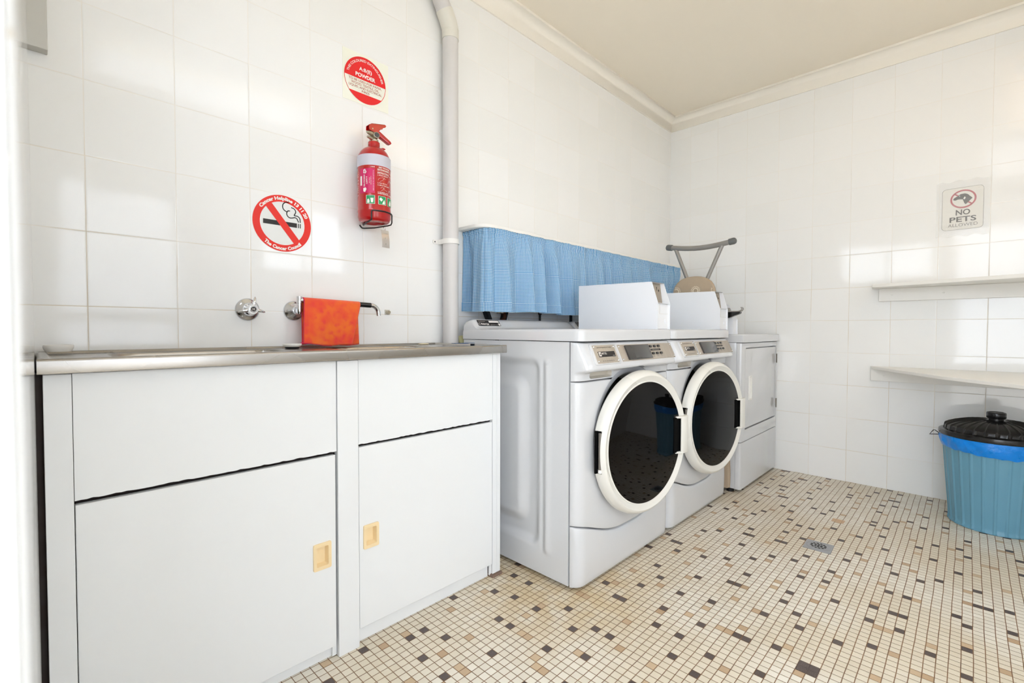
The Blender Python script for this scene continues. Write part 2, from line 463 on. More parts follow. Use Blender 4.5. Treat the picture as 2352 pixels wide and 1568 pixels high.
# ------------------------------------------------------------------ room shell
def room():
    b = MB(); b.box(-.6, L+.12, YF-.3, .12, -.12, 0); struct(b.build('floor', M['floor'], smooth=0))
    b = MB(); b.box(-.35, L+.12, YF-.12, .12, HC, HC+.1); struct(b.build('ceiling', M['ceil'], smooth=0))
    b = MB(); b.box(-.35, L+.12, 0, .12, 0, HC); struct(b.build('wall_back', M['tileA'], smooth=0))
    b = MB(); b.box(L, L+.12, YF-.12, 0, 0, HC); struct(b.build('wall_right', M['tileB'], smooth=0))
    # left wall: a few millimetres out of square, doorway where the camera stands, high louvre window
    def xw(y): return XL+(.0092/1.55)*y
    def wseg(b, y0, y1, z0, z1):
        pts = [(xw(y0), y0), (xw(y1), y1), (xw(y1)-.14, y1), (xw(y0)-.14, y0)]
        b.prism([(p[0], p[1], z0) for p in pts], (0, 0, z1-z0))
    b = MB()
    y1 = -1.55
    b.prism([(XL-.018, 0, 0), (XL-.016, -.5, 0), (XL-.15, -.5, 0), (XL-.15, 0, 0)], (0, 0, .86))   # rough recess behind the bench end
    wseg(b, 0, -.5, .86, HC); wseg(b, -.5, -1.4, 0, 1.5); wseg(b, -.5, -1.4, 1.98, HC); wseg(b, -1.4, y1, 0, HC)
    wseg(b, y1, -2.5, 2.05, HC); wseg(b, -2.5, YF, 0, HC)
    struct(b.build('wall_left', M['tileC'], smooth=0))
    b = MB()
    for yy in (y1, ):   # painted jamb and architrave right beside the camera
        b.box(xw(yy)-.16, xw(yy)-.001, yy-.018, yy, 0, 2.07, .002)
    b.box(xw(-2.5)-.16, xw(-2.5)-.001, -2.5, -2.482, 0, 2.07, .002)
    b.box(xw(-2.0)-.16, xw(-2.0)-.004, -2.482, y1-.018, 2.052, 2.07, .002)
    struct(b.build('trim_3', M['trim'], smooth=0))
    # louvre window in the left wall
    b = MB(); x = xw(-.95)
    for z0, z1 in ((1.5, 1.53), (1.95, 1.98)): b.box(x-.10, x-.03, -1.4, -.5, z0, z1)
    for y in (-1.4, -.965, -.53): b.box(x-.10, x-.03, y, y+.03, 1.53, 1.95)
    w = struct(b.build('window_1', M['trim'], smooth=0))
    b = MB()
    for k in range(5):
        zc = 1.57+k*.085
        b.box(x-.09, x-.086, -1.37, -.53, zc-.04, zc+.045)
    b.build('window_pane', M['winglass'], w, smooth=0)
    # front wall with a wide window and a screen door
    b = MB()
    A0, A1, B0, B1 = 1.35, 2.15, 1.45, 2.1
    for x0, x1, z0, z1 in ((-.35, -.02, 0, HC), (-.02, .78, 2.06, HC), (.78, A0, 0, HC), (A0, A1, 0, B0), (A0, A1, B1, HC), (A1, L, 0, HC)):
        b.box(x0, x1, YF-.12, YF, z0, z1)
    struct(b.build('wall_front', M['tileA'], smooth=0))
    b = MB(); m_ = (A0+A1)/2
    for x0, x1, z0, z1 in ((A0, A1, B0, B0+.04), (A0, A1, B1-.04, B1), (A0, A0+.04, B0+.04, B1-.04), (A1-.04, A1, B0+.04, B1-.04), (m_-.02, m_+.02, B0+.04, B1-.04)):
        b.box(x0, x1, YF-.09, YF-.03, z0, z1)
    w = struct(b.build('window_2', M['trim'], smooth=0))
    for x0, x1 in ((A0+.04, m_-.02), (m_+.02, A1-.04)):
        b = MB(); b.box(x0, x1, YF-.062, YF-.058, B0+.04, B1-.04); b.build('window_pane', M['winglass'], w, smooth=0)
    b = MB()
    for x0, x1, z0, z1 in ((-.02, .04, 0, 2.06), (.72, .78, 0, 2.06), (.04, .72, 1.98, 2.06), (.04, .72, .98, 1.06), (.04, .72, 0, .12)):
        b.box(x0, x1, YF-.07, YF-.03, z0, z1)
    w = struct(b.build('door_1', M['trim'], smooth=0))
    b = MB()
    for z0, z1 in ((.12, .98), (1.06, 1.98)):
        k = 0.0
        while k < .68+z1-z0:
            # diagonal strands both ways, clipped to the opening
            xa, za = (k, 0) if k < .68 else (.68, k-.68)
            xb, zb = (0, k) if k < z1-z0 else (k-(z1-z0), z1-z0)
            b.tube([(.04+xa, YF-.05, z0+za), (.04+xb, YF-.05, z0+zb)], .003, 5)
            b.tube([(.72-xa, YF-.053, z0+za), (.72-xb, YF-.053, z0+zb)], .003, 5)
            k += .045
    b.build('security_mesh', M['screen'], w)
    # plaster cove cornices
    def cove(name, P):
        # P(out, drop, s) -> point, s=0/1 the two ends
        prof = [(0, .09), (.008, .09), (.008, .083)]
        for k in range(11):
            t = k/10*PI/2
            prof.append((.060-.048*math.cos(t)-.004+.0, .011+.072*(1-math.sin(t))))
        prof += [(.057, .013), (.065, .013), (.065, 0), (0, 0)]
        b = MB()
        V0 = [b.bm.verts.new(P(o, d, 0)) for o, d in prof]; V1 = [b.bm.verts.new(P(o, d, 1)) for o, d in prof]
        n = len(prof)
        for i in range(n):
            j = (i+1) % n; b.bm.faces.new([V0[i], V0[j], V1[j], V1[i]])
        b.bm.faces.new(V0); b.bm.faces.new(list(reversed(V1)))
        bmesh.ops.recalc_face_normals(b.bm, faces=b.bm.faces[:])
        struct(b.build(name, M['cove'], smooth=50))
    cove('trim_1', lambda o, d, s: (XL if s == 0 else L-o, -o, HC-d))
    cove('trim_2', lambda o, d, s: (L-o, -o if s == 0 else YF, HC-d))
    b = MB(); b.box(-9, 12, -14, 8, -.32, -.13); struct(b.build('ground', M['outer'], smooth=0))
room()

# ------------------------------------------------------------------ laundry cabinet
def rrect(u0, u1, v0, v1, r, n=6):
    out = []
    for cx, cy, a in ((u1-r, v1-r, 0), (u0+r, v1-r, 90), (u0+r, v0+r, 180), (u1-r, v0+r, 270)):
        for k in range(n+1):
            t = R(a+90*k/n); out.append((cx+r*math.cos(t), cy+r*math.sin(t)))
    return out
def cabinet():
    t = thing('laundry_cabinet', 'long white laminate sink cabinet with two doors and ivory finger pulls', 'cabinet', (.52, -.21, 0))
    YC = -.42
    b = MB(); b.box(-.094, -.076, -.405, -.02, 0, .845, .001); b.build('side_panel', M['darkwood_and_gapshade'], t, 0)
    b = MB(); b.box(-.1175, -.0944, -.400, -.36, 0, .846); b.build('gap_shade_board', M['darkwood_and_gapshade'], t, 0)  # dark board added to stand for the shade in the wall gap
    b = MB(); b.box(1.116, 1.134, -.42, -.02, .012, .846, .001); b.build('side_panel', M['lam'], t, 0)
    b = MB()
    b.box(-.094, -.0535, YC, -.403, 0, .845, .001); b.build('stile', M['lam'], t, 0)
    b = MB(); b.box(.4905, .5530, YC-.004, -.403, 0, .845, .001); b.build('stile', M['lam'], t, 0)
    b = MB(); b.box(1.0945, 1.1155, YC, -.403, .012, .846, .001); b.build('stile', M['lam'], t, 0)
    b = MB()   # dark carcass rails seen through the gaps
    b.box(-.074, 1.114, -.396, -.380, .55, .62); b.box(-.074, 1.114, -.396, -.380, .03, .06)
    b.box(-.074, 1.114, -.396, -.380, .80, .84)
    b.box(-.060, -.045, -.400, -.384, .03, .80); b.box(.475, .57, -.400, -.384, .03, .80); b.box(1.08, 1.10, -.400, -.384, .03, .8)
    b.box(-.075, 1.115, -.036, -.022, .0, .6)
    b.build('carcass', M['darkwood_and_gapshade'], t, 0)
    def apron(x0, x1, z0):
        b = MB(); n = 60   # lower edge chipped
        top = [(x0, YC, .845), (x1, YC, .845)]
        low = [(x1-(x1-x0)*k/n, YC, z0+random.choice((0, 0, .0006, .0016))) for k in range(n+1)]
        b.prism(top+low, (0, .016, 0)); b.build('apron_panel', M['lam'], t, 0)
    apron(-.0525, .4885, .590); apron(.5555, 1.0925, .597)
    def door(x0, x1, z0, z1, hx0, hx1, hz0, hz1):
        b = MB(); b.box(x0, x1, YC, YC+.016, z0, z1, .0012, 1); me = b.mesh()
        c = MB(); c.box(hx0+.005, hx1-.005, YC-.02, YC+.0125, hz0+.006, hz1-.006)
        me = bool_cut(me, [c.mesh()])
        d = link('door', me, [M['lam']], t, 0)
        h = MB()
        # raised frame with a tapering pocket behind it
        fo = rrect(hx0, hx1, hz0, hz1, .004, 3); fi = rrect(hx0+.0085, hx1-.0085, hz0+.010, hz1-.010, .003, 3)
        pi = rrect(hx0+.013, hx1-.012, hz0+.015, hz1-.012, .003, 3)
        loops = [(fo, YC), (fo, YC-.0035), ([(p[0]*.97+q[0]*.03, p[1]*.97+q[1]*.03) for p, q in zip(fo, fi)], YC-.0045), (fi, YC-.0045), (pi, YC+.0115)]
        n = len(fo)
        h.grid(lambda i, j: (loops[j][0][i][0], loops[j][1], loops[j][0][i][1]), n, len(loops), cu=True)
        h.flat(pi, lambda u, v: (u, YC+.0115, v))
        hd = h.build('handle', M['beige'], d, 30); hd['label'] = 'ivory recessed finger pull'
        return d
    door(-.0520, .4850, .036, .581, .420, .470, .270, .344)
    door(.5560, 1.0925, .050, .589, .568, .618, .283, .354)
    b = MB(); b.box(-.06, .4900, -.402, -.39, 0.001, .034); b.box(.5535, 1.085, -.402, -.39, .001, .047); b.build('toe_kick', M['lam'], t, 0)
    b = MB(); b.box(.476, .489, -.412, -.4025, .004, .032, .001); b.build('cleat', M['lam'], t, 0)
    b = MB(); b.box(1.0875, 1.0935, -.412, -.403, .006, .046, .001); b.build('cleat', M['lam'], t, 0)
cabinet()
b = MB(); b.box(1.088, 1.138, -.428, -.37, 0, .011, .0015)
tag(b.build('packing_block', M['shim'], smooth=0), 'small brown packing block under the right end of the white cabinet', 'block')

# ------------------------------------------------------------------ stainless bench with two bowls
def bench():
    x0, x1, y0, y1 = -.1005, 1.144, -.442, -.004
    Z = .877
    bowls = ((.03, .44, -.385, -.075), (.60, .97, -.385, -.075))
    def sd(x, y, q, r):
        cx, cy = (q[0]+q[1])/2, (q[2]+q[3])/2; hx, hy = (q[1]-q[0])/2-r, (q[3]-q[2])/2-r
        dx, dy = abs(x-cx)-hx, abs(y-cy)-hy
        return math.hypot(max(dx, 0), max(dy, 0))+min(max(dx, dy), 0)-r
    t = thing('sink_bench', 'stainless steel double bowl benchtop on the white laundry cabinet', 'sink', ((x0+x1)/2, (y0+y1)/2, Z-.03))
    def h(x, y):
        z = Z
        e = sd(x, y, (x0, x1, y0, y1), .012)
        z -= .0075*(1-smooth01(-.024, -.016, e)) if e < -.016 else 0
        for q in bowls:
            d = sd(x, y, q, .06)
            z -= .185*(1-smooth01(-.035, .006, d))
        if e > -.006: z -= .006*((e+.006)/.006)**2
        return z
    def lines(a, b_, extra):
        s = {round(a+(b_-a)*k/90, 5) for k in range(91)}
        for c, w in extra:
            for k in range(-8, 9): s.add(round(min(b_, max(a, c+w*k/8)), 5))
        return sorted(s)
    xs = lines(x0, x1, [(x0+.012, .012), (x1-.012, .012)]+[(v, .03) for q in bowls for v in q[:2]])
    ys = lines(y0, y1, [(y0+.012, .012), (y1-.012, .012)]+[(v, .03) for q in bowls for v in q[2:]])
    b = MB(); b.grid(lambda i, j: (xs[i], ys[j], h(xs[i], ys[j])), len(xs), len(ys))
    b.build('basin_deck', M['steel'], t, 60)
    b = MB()
    prof = [(-.437, .877), (-.4405, .8764), (-.4428, .8742), (-.4434, .871), (-.4440, .851), (-.4430, .848), (-.440, .847), (-.425, .847), (-.425, .852), (-.437, .858)]
    b.prism([(x0-.0015, y, z) for y, z in prof], (x1-x0+.003, 0, 0))
    b.box(x1-.006, x1+.0015, -.438, y1, .850, .8745, .002)
    b.build('front_edge', M['steel'], t, 50)
    for q in bowls:
        b = MB()
        cx, cy = (q[0]+q[1])/2, (q[2]+q[3])/2
        b.lathe([(.0, .0), (.018, .0), (.026, .002), (.030, .0005)], Matrix.Translation((cx, cy, Z-.0075-.185+.0003)), 24)
        b.build('waste_outlet', M['chrome'], t)
bench()

def plug(loc, r, h, label, base=True):
    t = thing('sink_plug', label, 'plug', loc)
    x, y, z = loc
    b = MB(); T = Matrix.Translation(loc)
    z0 = .006 if base else 0
    if base:
        b.lathe([(r*.5, 0), (r*.72, .0005), (r*.8, z0+.001)], T, 32, True, True); b.build('rubber_seal', M['rubber'], t); b = MB()
    b.lathe([(r*.84, z0), (r*.98, z0+h*.45), (r, z0+h-.003), (r*.985, z0+h), (r*.9, z0+h), (r*.84, z0+h-.003)], T, 40, True, True)
    b.build('cap', M['whitep'], t, 50)
plug((.495, -.09, .8702), .029, .010, 'small white sink plug with black rubber base beside the orange cloth')
plug((-.060, -.062, .8772), .0285, .0165, 'white round plug in the back left corner of the steel bench', False)
b = MB(); b.ball((1.045, -.05, .8735), .026, .014, .0035, 20, 8)
tag(b.build('soap_sliver', M['soap']), 'thin cream soap sliver at the back of the bench near the grey pipe', 'soap')
b = MB(); b.grid(lambda i, j: (1.085+.10*i/10, -.28+.012*j+.006*math.sin(i*.9), .8795+.0006*math.sin(i+j)), 11, 3)
o = b.build('cloth_strip', M['bluec']); md = o.modifiers.new('s', 'SOLIDIFY'); md.thickness = .002; md.offset = 1
o.location.x = -.055
tag(o, 'narrow blue cloth strip lying on the right end of the steel bench', 'cloth')

# ------------------------------------------------------------------ taps
def tap():
    c = Vector((.388, 0, .998))
    t = thing('hot_tap', 'chrome three-armed wall tap marked H above the steel sink', 'tap', c)
    My = Matrix.Translation(c) @ Matrix.Rotation(R(90), 4, 'X')     # local z -> -y
    b = MB(); b.lathe([(.037, 0), (.037, .002), (.0345, .006), (.028, .010), (.020, .015), (.0175, .024), (.0, .024)], My, 48); b.build('wall_flange', M['chrome'], t, 60)
    b = MB(); b.lathe([(.0135, .02), (.0135, .034), (.0165, .038), (.0175, .05), (.0155, .058), (.0, .058)], My, 32); b.build('spindle', M['chrome'], t, 60)
    for a in (75, -12, 195):
        b = MB(); p = [My @ Vector((math.cos(R(a))*r, math.sin(R(a))*r, z)) for r, z in ((.008, .048), (.016, .050), (.026, .049), (.036, .045), (.0405, .043))]
        b.tube(p, [.0072, .0066, .0052, .0042, .0022], 12); b.build('handle_arm', M['chrome'], t, 60)
    b = MB(); b.lathe([(.0105, .056), (.0105, .061), (.009, .0625), (.0, .0625)], My, 24); 
    b.mi = 1; b.lathe([(.0078, .0627), (.0, .0627)], My, 24)
    b.mi = 2; b.text('H', .0105, lambda u, v: (c.x+u, c.y-.0632, c.z+v-.0038), .02)
    b.build('button', [M['chrome'], M['ink'], M['printw']], t)
tap()
def spout():
    c = Vector((.534, 0, .998))
    t = thing('sink_spout', 'chrome swivel wall spout with black sleeve carrying the orange cloth', 'tap', c)
    My = Matrix.Translation(c) @ Matrix.Rotation(R(90), 4, 'X')
    b = MB(); b.lathe([(.0345, 0), (.0345, .0025), (.031, .008), (.026, .010), (.0235, .016), (.0165, .021), (.012, .03), (.0, .03)], My, 48); b.build('wall_flange', M['chrome'], t, 60)
    b = MB(); b.tube([(c.x, -.02, c.z), (c.x, -.05, c.z)], .0115, 20); b.tube([(c.x, -.052, .986), (c.x, -.052, .992), (c.x, -.052, 1.022), (c.x, -.052, 1.0225), (c.x, -.052, 1.046)], [.0055, .0078, .0078, .0088, .0088], 20); b.build('riser', M['chrome'], t, 60)
    def P(k): return Vector((c.x+k, -.052-.02*k/.3, 1.0335-.010*k/.3))
    b = MB(); b.tube([P(0), P(.12), P(.205)], .0085, 16)
    q = [P(.255)]; 
    for a in range(0, 91, 10):
        q.append(P(.258)+Vector((math.sin(R(a))*.032, 0, -(1-math.cos(R(a)))*.032)))
    q.append(q[-1]+Vector((.001, 0, -.006)))
    b.tube(q, .0088, 16); b.build('arm', M['chrome'], t, 60)
    b = MB(); b.tube([P(.19), P(.257)], .0094, 16); b.build('sleeve', M['black'], t, 60)
    return P
SP = spout()
def towel():
    # one sheet over the spout: short front fall to the bench, back fall behind it
    t = thing('hand_towel', 'orange microfibre cloth draped over the spout arm', 'towel', (.64, -.056, .88))
    n, m = 41, 60
    def f(i, j):
        u = i/(n-1)
        top = SP(.012+.202*u); r = .0115
        Lf, Lb = .158, .145; arc = PI*r
        s = (j/(m-1))*(Lf+Lb+arc)
        if s < Lf:                                   # front fall, bottom to top
            k = 1-s/Lf
            xr = 1-.20*k
            x = .5465+(.1985)*u*xr*(1)+k*(-.010*(1-u))
            zbot = .8775+.006*(1-u)*(1-u)+.0022*math.sin(u*9)+.004*max(0, .2-u)/.2
            z = top.z-.002-(top.z-.002-zbot)*k
            y = top.y-r-.012*k-.005*k*math.sin(u*5.2+.6)-.003*math.sin(u*11)*k*k-.006*k*smooth01(.75, 1, u)
            return (x, y, z)
        if s < Lf+arc:
            a = (s-Lf)/r
            return (.5465+.1985*u, top.y-r*math.cos(a), top.z-.002+r*math.sin(a))
        k = (s-Lf-arc)/Lb
        x = .5465+.1985*u+.004*k*u; z = top.z-.002-(top.z-.002-(.882+.006*math.sin(u*6)))*k
        return (x, top.y+r+.004*k*math.sin(u*6)-.002*k, z)
    b = MB(); V, _ = b.grid(f, n, m)
    edge = [tuple(V[0][j].co) for j in range(0, m)]
    edge2 = [tuple(V[i][0].co) for i in range(n)]; edge3 = [tuple(V[i][-1].co) for i in range(n)]; edge4 = [tuple(V[-1][j].co) for j in range(m)]
    o = b.build('cloth', M['towel'], t, 180); md = o.modifiers.new('thickness', 'SOLIDIFY'); md.thickness = .0035; md.offset = 0
    b = MB()
    for e in (edge, edge2[:24], edge3): b.tube(e, .0016, 6)
    b.tube([edge2[0], (edge2[0][0]-.008, edge2[0][1]-.002, edge2[0][2]+.003), (edge2[0][0]-.010, edge2[0][1]-.002, edge2[0][2]-.002)], .0012, 6)
    h = b.build('stitched_hem', M['hem'], t); h['label'] = 'magenta stitched edge'
towel()
b = MB(); Mx = Matrix.Translation((.902, 0, 1.003)) @ Matrix.Rotation(R(90), 4, 'X')
b.box(.891, .913, -.003, 0, .993, 1.014, .001)
b.mi = 1; b.lathe([(.0075, .002), (.0075, .016), (.006, .018), (.0, .018)], Mx, 20)
tag(b.build('pipe_stub', [M['recess'], M['nickel']]), 'capped pipe stub in the tiles right of the spout', 'pipe')

# ------------------------------------------------------------------ signs on the back wall
def arc_text(b, s, c, r, mid, size, y, bold=.02, bottom=False, span=None, space=1.0, sx=1):
    me = text_mesh(s, bold, space); xs = [v.co.x for v in me.vertices]; w = (max(xs)-min(xs))*size*sx
    k = 1.0
    if span: k = R(span)*r/w
    def fn(u, v):
        u *= k
        if not bottom: a = R(mid)-u/r; q = r+v
        else: a = R(mid)+u/r; q = r-v
        return (c[0]+q*math.cos(a), y, c[1]+q*math.sin(a))
    b.text(s, size, fn, bold, sx=sx, space=space)
def no_smoking():
    c = (.5015, 1.296); r = .0955
    t = thing('no_smoking_sticker', 'round red and white no smoking sticker above the hot tap', 'sign', (c[0], 0, c[1]))
    b = MB(); b.lathe([(r+.0005, 0), (r+.0005, .0006), (0, .0006)], Matrix.Translation((c[0], 0, c[1])) @ Matrix.Rotation(R(90), 4, 'X'), 72); b.build('backing', M['vinyl'], t)
    y = -.0011
    F = lambda u, v: (c[0]+u, y, c[1]+v)
    b = MB(); b.ring(r, r*.765, F, seg=96)
    d = Vector((math.cos(R(-52)), math.sin(R(-52)))); n = Vector((-d.y, d.x)); w = .0115
    q = [d*(-.078)+n*w, d*.078+n*w, d*.078-n*w, d*(-.078)-n*w]
    F2 = lambda u, v: (c[0]+u, y-.0004, c[1]+v)
    b.flat([tuple(p) for p in q], F2); b.build('prohibition_ring', M['redo'], t, 0)
    b = MB()
    # cigarette with two ash bars, two curls of smoke
    for x0, x1 in ((-.063, .047), (.0505, .0535), (.0568, .0600)): b.flat([(x0, -.008), (x1, -.008), (x1, .0075), (x0, .0075)], F)
    def stroke(pts, w=.0017):
        P = [Vector(p) for p in pts]; A = []; B = []
        for i in range(len(P)):
            tt = (P[min(i+1, len(P)-1)]-P[max(i-1, 0)]).normalized(); nn = Vector((-tt.y, tt.x))
            A.append(P[i]+nn*w); B.append(P[i]-nn*w)
        b.grid(lambda i, j: F(*(A, B)[j][i]), len(P), 2)
    def arc(cx, cy, r, a0, a1, n=10): return [(cx+r*math.cos(R(a0+(a1-a0)*k/n)), cy+r*math.sin(R(a0+(a1-a0)*k/n))) for k in range(n+1)]
    stroke([(.052, .0115)]+[(.0515, .016)]+arc(.0395, .016, .0105, 0, 90)+[(.030, .0235)]+arc(.0265, .036, .0135, -100, -238))
    stroke(arc(.016, .0585, .0165, 268, 92)+[(.0215, .0745)])
    stroke([(.0195, .0468), (.0245, .0472), (.019, .0455)])
    stroke([(.0585, .0115), (.0583, .018)]+arc(.0455, .0205, .0125, 5, 90)+[(.0375, .033)])
    stroke([(.0375, .033), (.0405, .039)]+arc(.0315, .0465, .0115, -25, 80)+[(.028, .0595)])
    b.build('cigarette_symbol', M['ink'], t, 0)
    b = MB(); 
    arc_text(b, 'Cancer Helpline 13 11 20', c, r*.835, 84, .0152, y-.0006, .05, span=128)
    b.build('lettering', M['printw'], t, 0); b = MB()
    arc_text(b, 'The Cancer Council', c, r*.945, 270, .0152, y-.0006, .05, bottom=True, span=86)
    b.build('lettering', M['printw'], t, 0)
no_smoking()
def powder_sign():
    cx, cz = .8125, 1.893
    t = thing('extinguisher_sign', 'square pale sign with red circle reading powder above the extinguisher', 'sign', (cx+.003, 0, cz))
    b = MB(); b.box(.7195, .9115, -.0012, 0, 1.7995, 1.989); b.build('backing', M['glow'], t, 0)
    r = .0865; y = -.0016
    F = lambda u, v: (cx+u, y, cz+v); F2 = lambda u, v: (cx+u, y-.0005, cz+v)
    b = MB()
    def seg(z0, top):
        a = math.degrees(math.asin(z0/r)); n = 40
        a0, a1 = (a, 180-a) if top else (180-a, 360+a)
        b.flat([(r*math.cos(R(a0+(a1-a0)*k/n)), r*math.sin(R(a0+(a1-a0)*k/n))) for k in range(n+1)], F)
    seg(.0, True); seg(-.052, False)
    b.ring(r+.0004, r-.0014, F2, seg=96)
    b.build('red_circle', M['redp'], t, 0)
    b = MB()
    arc_text(b, 'THIS COLOURED EXTINGUISHER', (cx, cz), r*.80, 90, .0125, y-.0005, .012, span=158)
    b.text('A:B(E)', .0185, lambda u, v: F2(u, v+.033), .03, space=1.1)
    b.text('POWDER', .0195, lambda u, v: F2(u, v+.0085), .035)
    b.build('lettering', M['printw'], t, 0)
    b = MB()
    for s, z, w in (('TO BE USED FOR PAPER,', -.0125, .138), ('WOOD, TEXTILE, OIL,', -.0245, .118), ('LIQUID, AND ELECTRICAL', -.0365, .138), ('FIRES', -.0485, .032)):
        b.text(s, .0118, lambda u, v, z=z: F2(u, v+z), .008, width=w)
    b.build('small_lettering', M['printred'], t, 0)
powder_sign()

# ------------------------------------------------------------------ fire extinguisher
EX, EY, ER = .803, -.079, .0605
def extinguisher():
    t = thing('fire_extinguisher', 'red dry powder fire extinguisher with white band hung on the tiles', 'fire extinguisher', (EX, EY, 1.325))
    T = Matrix.Translation((EX, EY, 0))
    b = MB()
    prof = [(0, 1.340), (.02, 1.338), (.035, 1.3335), (.047, 1.3335), (.055, 1.338), (.0595, 1.350), (.0600, 1.366), (.0612, 1.369), (.0612, 1.373), (ER, 1.377), (ER, 1.555)]
    for k in range(1, 11):
        a = k/10*PI/2
        prof.append((.020+(ER-.020)*math.cos(a), 1.555+.056*math.sin(a)))
    prof += [(.020, 1.614), (.0205, 1.624), (0, 1.624)]
    b.lathe(prof, T, 64); b.build('cylinder', M['red'], t, 60)
    def Cy(phi, z, o=.0005): return (EX+(ER+o)*math.sin(R(phi)), EY-(ER+o)*math.cos(R(phi)), z)
    def patch(b, p0, p1, z0, z1, o=.0005, n=16):
        b.grid(lambda i, j: Cy(p0+(p1-p0)*i/n, (z0, z1)[j], o), n+1, 2)
    b = MB(); b.lathe([(ER+.0006, 1.531), (ER+.0006, 1.572)], T, 64); 
    b.build('white_band', M['band'], t, 60)
    b = MB(); patch(b, -84, -27, 1.430, 1.519); lb = b.build('pink_label', M['pink'], t, 60)
    def W(p, zc):   # map (u along arc, v up) to surface about angle p, height zc
        return lambda u, v: Cy(p+math.degrees(u/ER), zc+v, .0011)
    def V90(p, zc):  # text turned to read from top down
        return lambda u, v: Cy(p+math.degrees(v/ER), zc-u, .0011)
    b = MB()
    b.text('ARMIDALE FIRE', .0075, V90(-66, 1.475), .02, width=.044); b.text('& SAFETY', .0075, V90(-57, 1.475), .02, width=.028)
    b.text('PO Box 1026', .0036, V90(-46, 1.475), .01); b.text('Armidale NSW 2350', .0036, V90(-41, 1.475), .01)
    b.text('Ph: 02 6772 8899  Fax: 02 6772 8898', .0034, V90(-33, 1.475), .01, width=.072)
    patch(b, -81, -73, 1.458, 1.492, .0009, 4)
    for z, s in ((1.508, 1), (1.442, -1)):
        b.flat([(-.006, -.006*s), (.0035, -.008*s), (.0075, -.002*s), (.0015, .009*s), (-.0055, .006*s)], W(-62, z))
    b.build('label_print', M['printw'], lb, 0)
    b = MB(); b.mi = 0
    for z, s in ((1.508, 1), ):
        b.ring(.0036, .0022, lambda u, v: Cy(-62+math.degrees(u/ER), 1.507+v, .0014), seg=18); b.ring(.0012, .0002, lambda u, v: Cy(-62+math.degrees(u/ER), 1.507+v, .0014), seg=12)
    b.build('label_emblem', M['pink'], lb, 0)
    b = MB()
    ln = [('DRY POWDER', 1.5225, .0070, -14), ('EXTINGUISHER', 1.5145, .0070, -18), ('INSTRUCTIONS', 1.5035, .0066, -18)]
    for s, z, k, p in ln: b.text(s, k, W(p, z), .03, align='L', sx=1.05)
    for s, z in (('1. HOLD UPRIGHT', 1.4945), ('2. PULL PIN OUT', 1.4665), ('3. AIM AT FIRE BASE', 1.4590), ('4. SQUEEZE LEVER', 1.4335), ('    SWEEP FROM SIDE TO SIDE', 1.4285)):
        b.text(s, .0052, W(-18, z), .015, align='L', sx=1.05)
    for z in (1.5120, 1.5010): patch(b, -19, 62, z, z+.0005, .001, 16)
    # outline drawing of hands under step one and three
    def wl(pts):
        P = [Vector(Cy(p, z, .0010)) for p, z in pts]; b.tube(P, .00035, 4, caps=False)
    wl([(-16, 1.478), (-13, 1.485), (-6, 1.488), (0, 1.490), (6, 1.487), (14, 1.486)]); wl([(-10, 1.474), (-2, 1.479), (3, 1.485), (8, 1.491)]); wl([(22, 1.474), (26, 1.482), (34, 1.486), (42, 1.480)])
    wl([(-8, 1.450), (-2, 1.455), (4, 1.452), (10, 1.446), (18, 1.444)]); wl([(-6, 1.441), (2, 1.447), (6, 1.455)]); wl([(26, 1.440), (30, 1.450), (36, 1.446)])
    b.build('instruction_print', M['printw'], t, 0); b = MB()
    for z in (1.500, 1.493, 1.478, 1.470, 1.465, 1.458, 1.452, 1.447, 1.442, 1.436, 1.424):
        b.text(random.choice(('For use on class A B E', 'Keep clear of heat', 'Recharge after use', 'Do not incinerate')), .0040, W(-92, z), .0, align='R')
    b.build('small_print', M['printw'], t, 0); b = MB()
    b.text('A B E', .006, W(-34, 1.5225), .02)
    b.build('class_print', M['printw'], t, 0)
    for p0, p1 in ((-57, -27), (-16, 13), (20, 49)):
        b = MB(); patch(b, p0, p1, 1.391, 1.422, .0006); s = b.build('symbol_panel', M['green'], t, 60)
        b = MB(); pc = (p0+p1)/2
        for a0, a1, z0, z1 in ((p0, p1, 1.391, 1.3918), (p0, p1, 1.4212, 1.422), (p0, p0+1.2, 1.391, 1.422), (p1-1.2, p1, 1.391, 1.422)): patch(b, a0, a1, z0, z1, .0010, 6)
        if p0 < -50: b.flat([(.001, -.010), (.008, -.010), (.010, .006), (-.001, .006)], W(pc+1, 1.406)); b.flat([(-.012, -.011), (-.004, -.011), (-.003, -.004), (-.006, .004), (-.011, .002)], W(pc, 1.405))
        elif p0 < 0: b.flat([(-.012, .004), (-.006, .011), (.002, .004), (-.004, -.004)], W(pc, 1.406)); b.flat([(-.001, -.012), (.011, -.012), (.010, -.003), (.007, .004), (.004, -.002)], W(pc, 1.406))
        else: b.flat([(-.008, -.011), (.006, -.011), (.008, 0), (.002, .01), (-.004, .002)], W(pc, 1.406))
        b.build('symbol', M['printw'], s, 0)
    # valve head, gauge, handles
    b = MB(); b.lathe([(.0215, 1.620), (.0215, 1.632), (.020, 1.634), (0, 1.634)], T, 32); b.build('neck_ring', M['red'], t, 60)
    b = MB(); b.lathe([(.0165, 1.632), (.0165, 1.642), (.012, 1.645), (.012, 1.668), (.009, 1.672), (0, 1.672)], T, 24)
    Nz = lambda z, l: [(EX, EY, z), (EX-.018, EY-.010, z), (EX-l, EY-.014, z)]
    b.tube(Nz(1.660, .036), [.011, .009, .0045], 16); b.tube(Nz(1.643, .034), [.010, .0065, .004], 16)
    b.build('valve', M['nickel'], t, 50)
    G = Matrix.Translation((EX+.002, EY-.010, 1.656)) @ Matrix.Rotation(R(-12), 4, 'Z') @ Matrix.Rotation(R(90), 4, 'X')
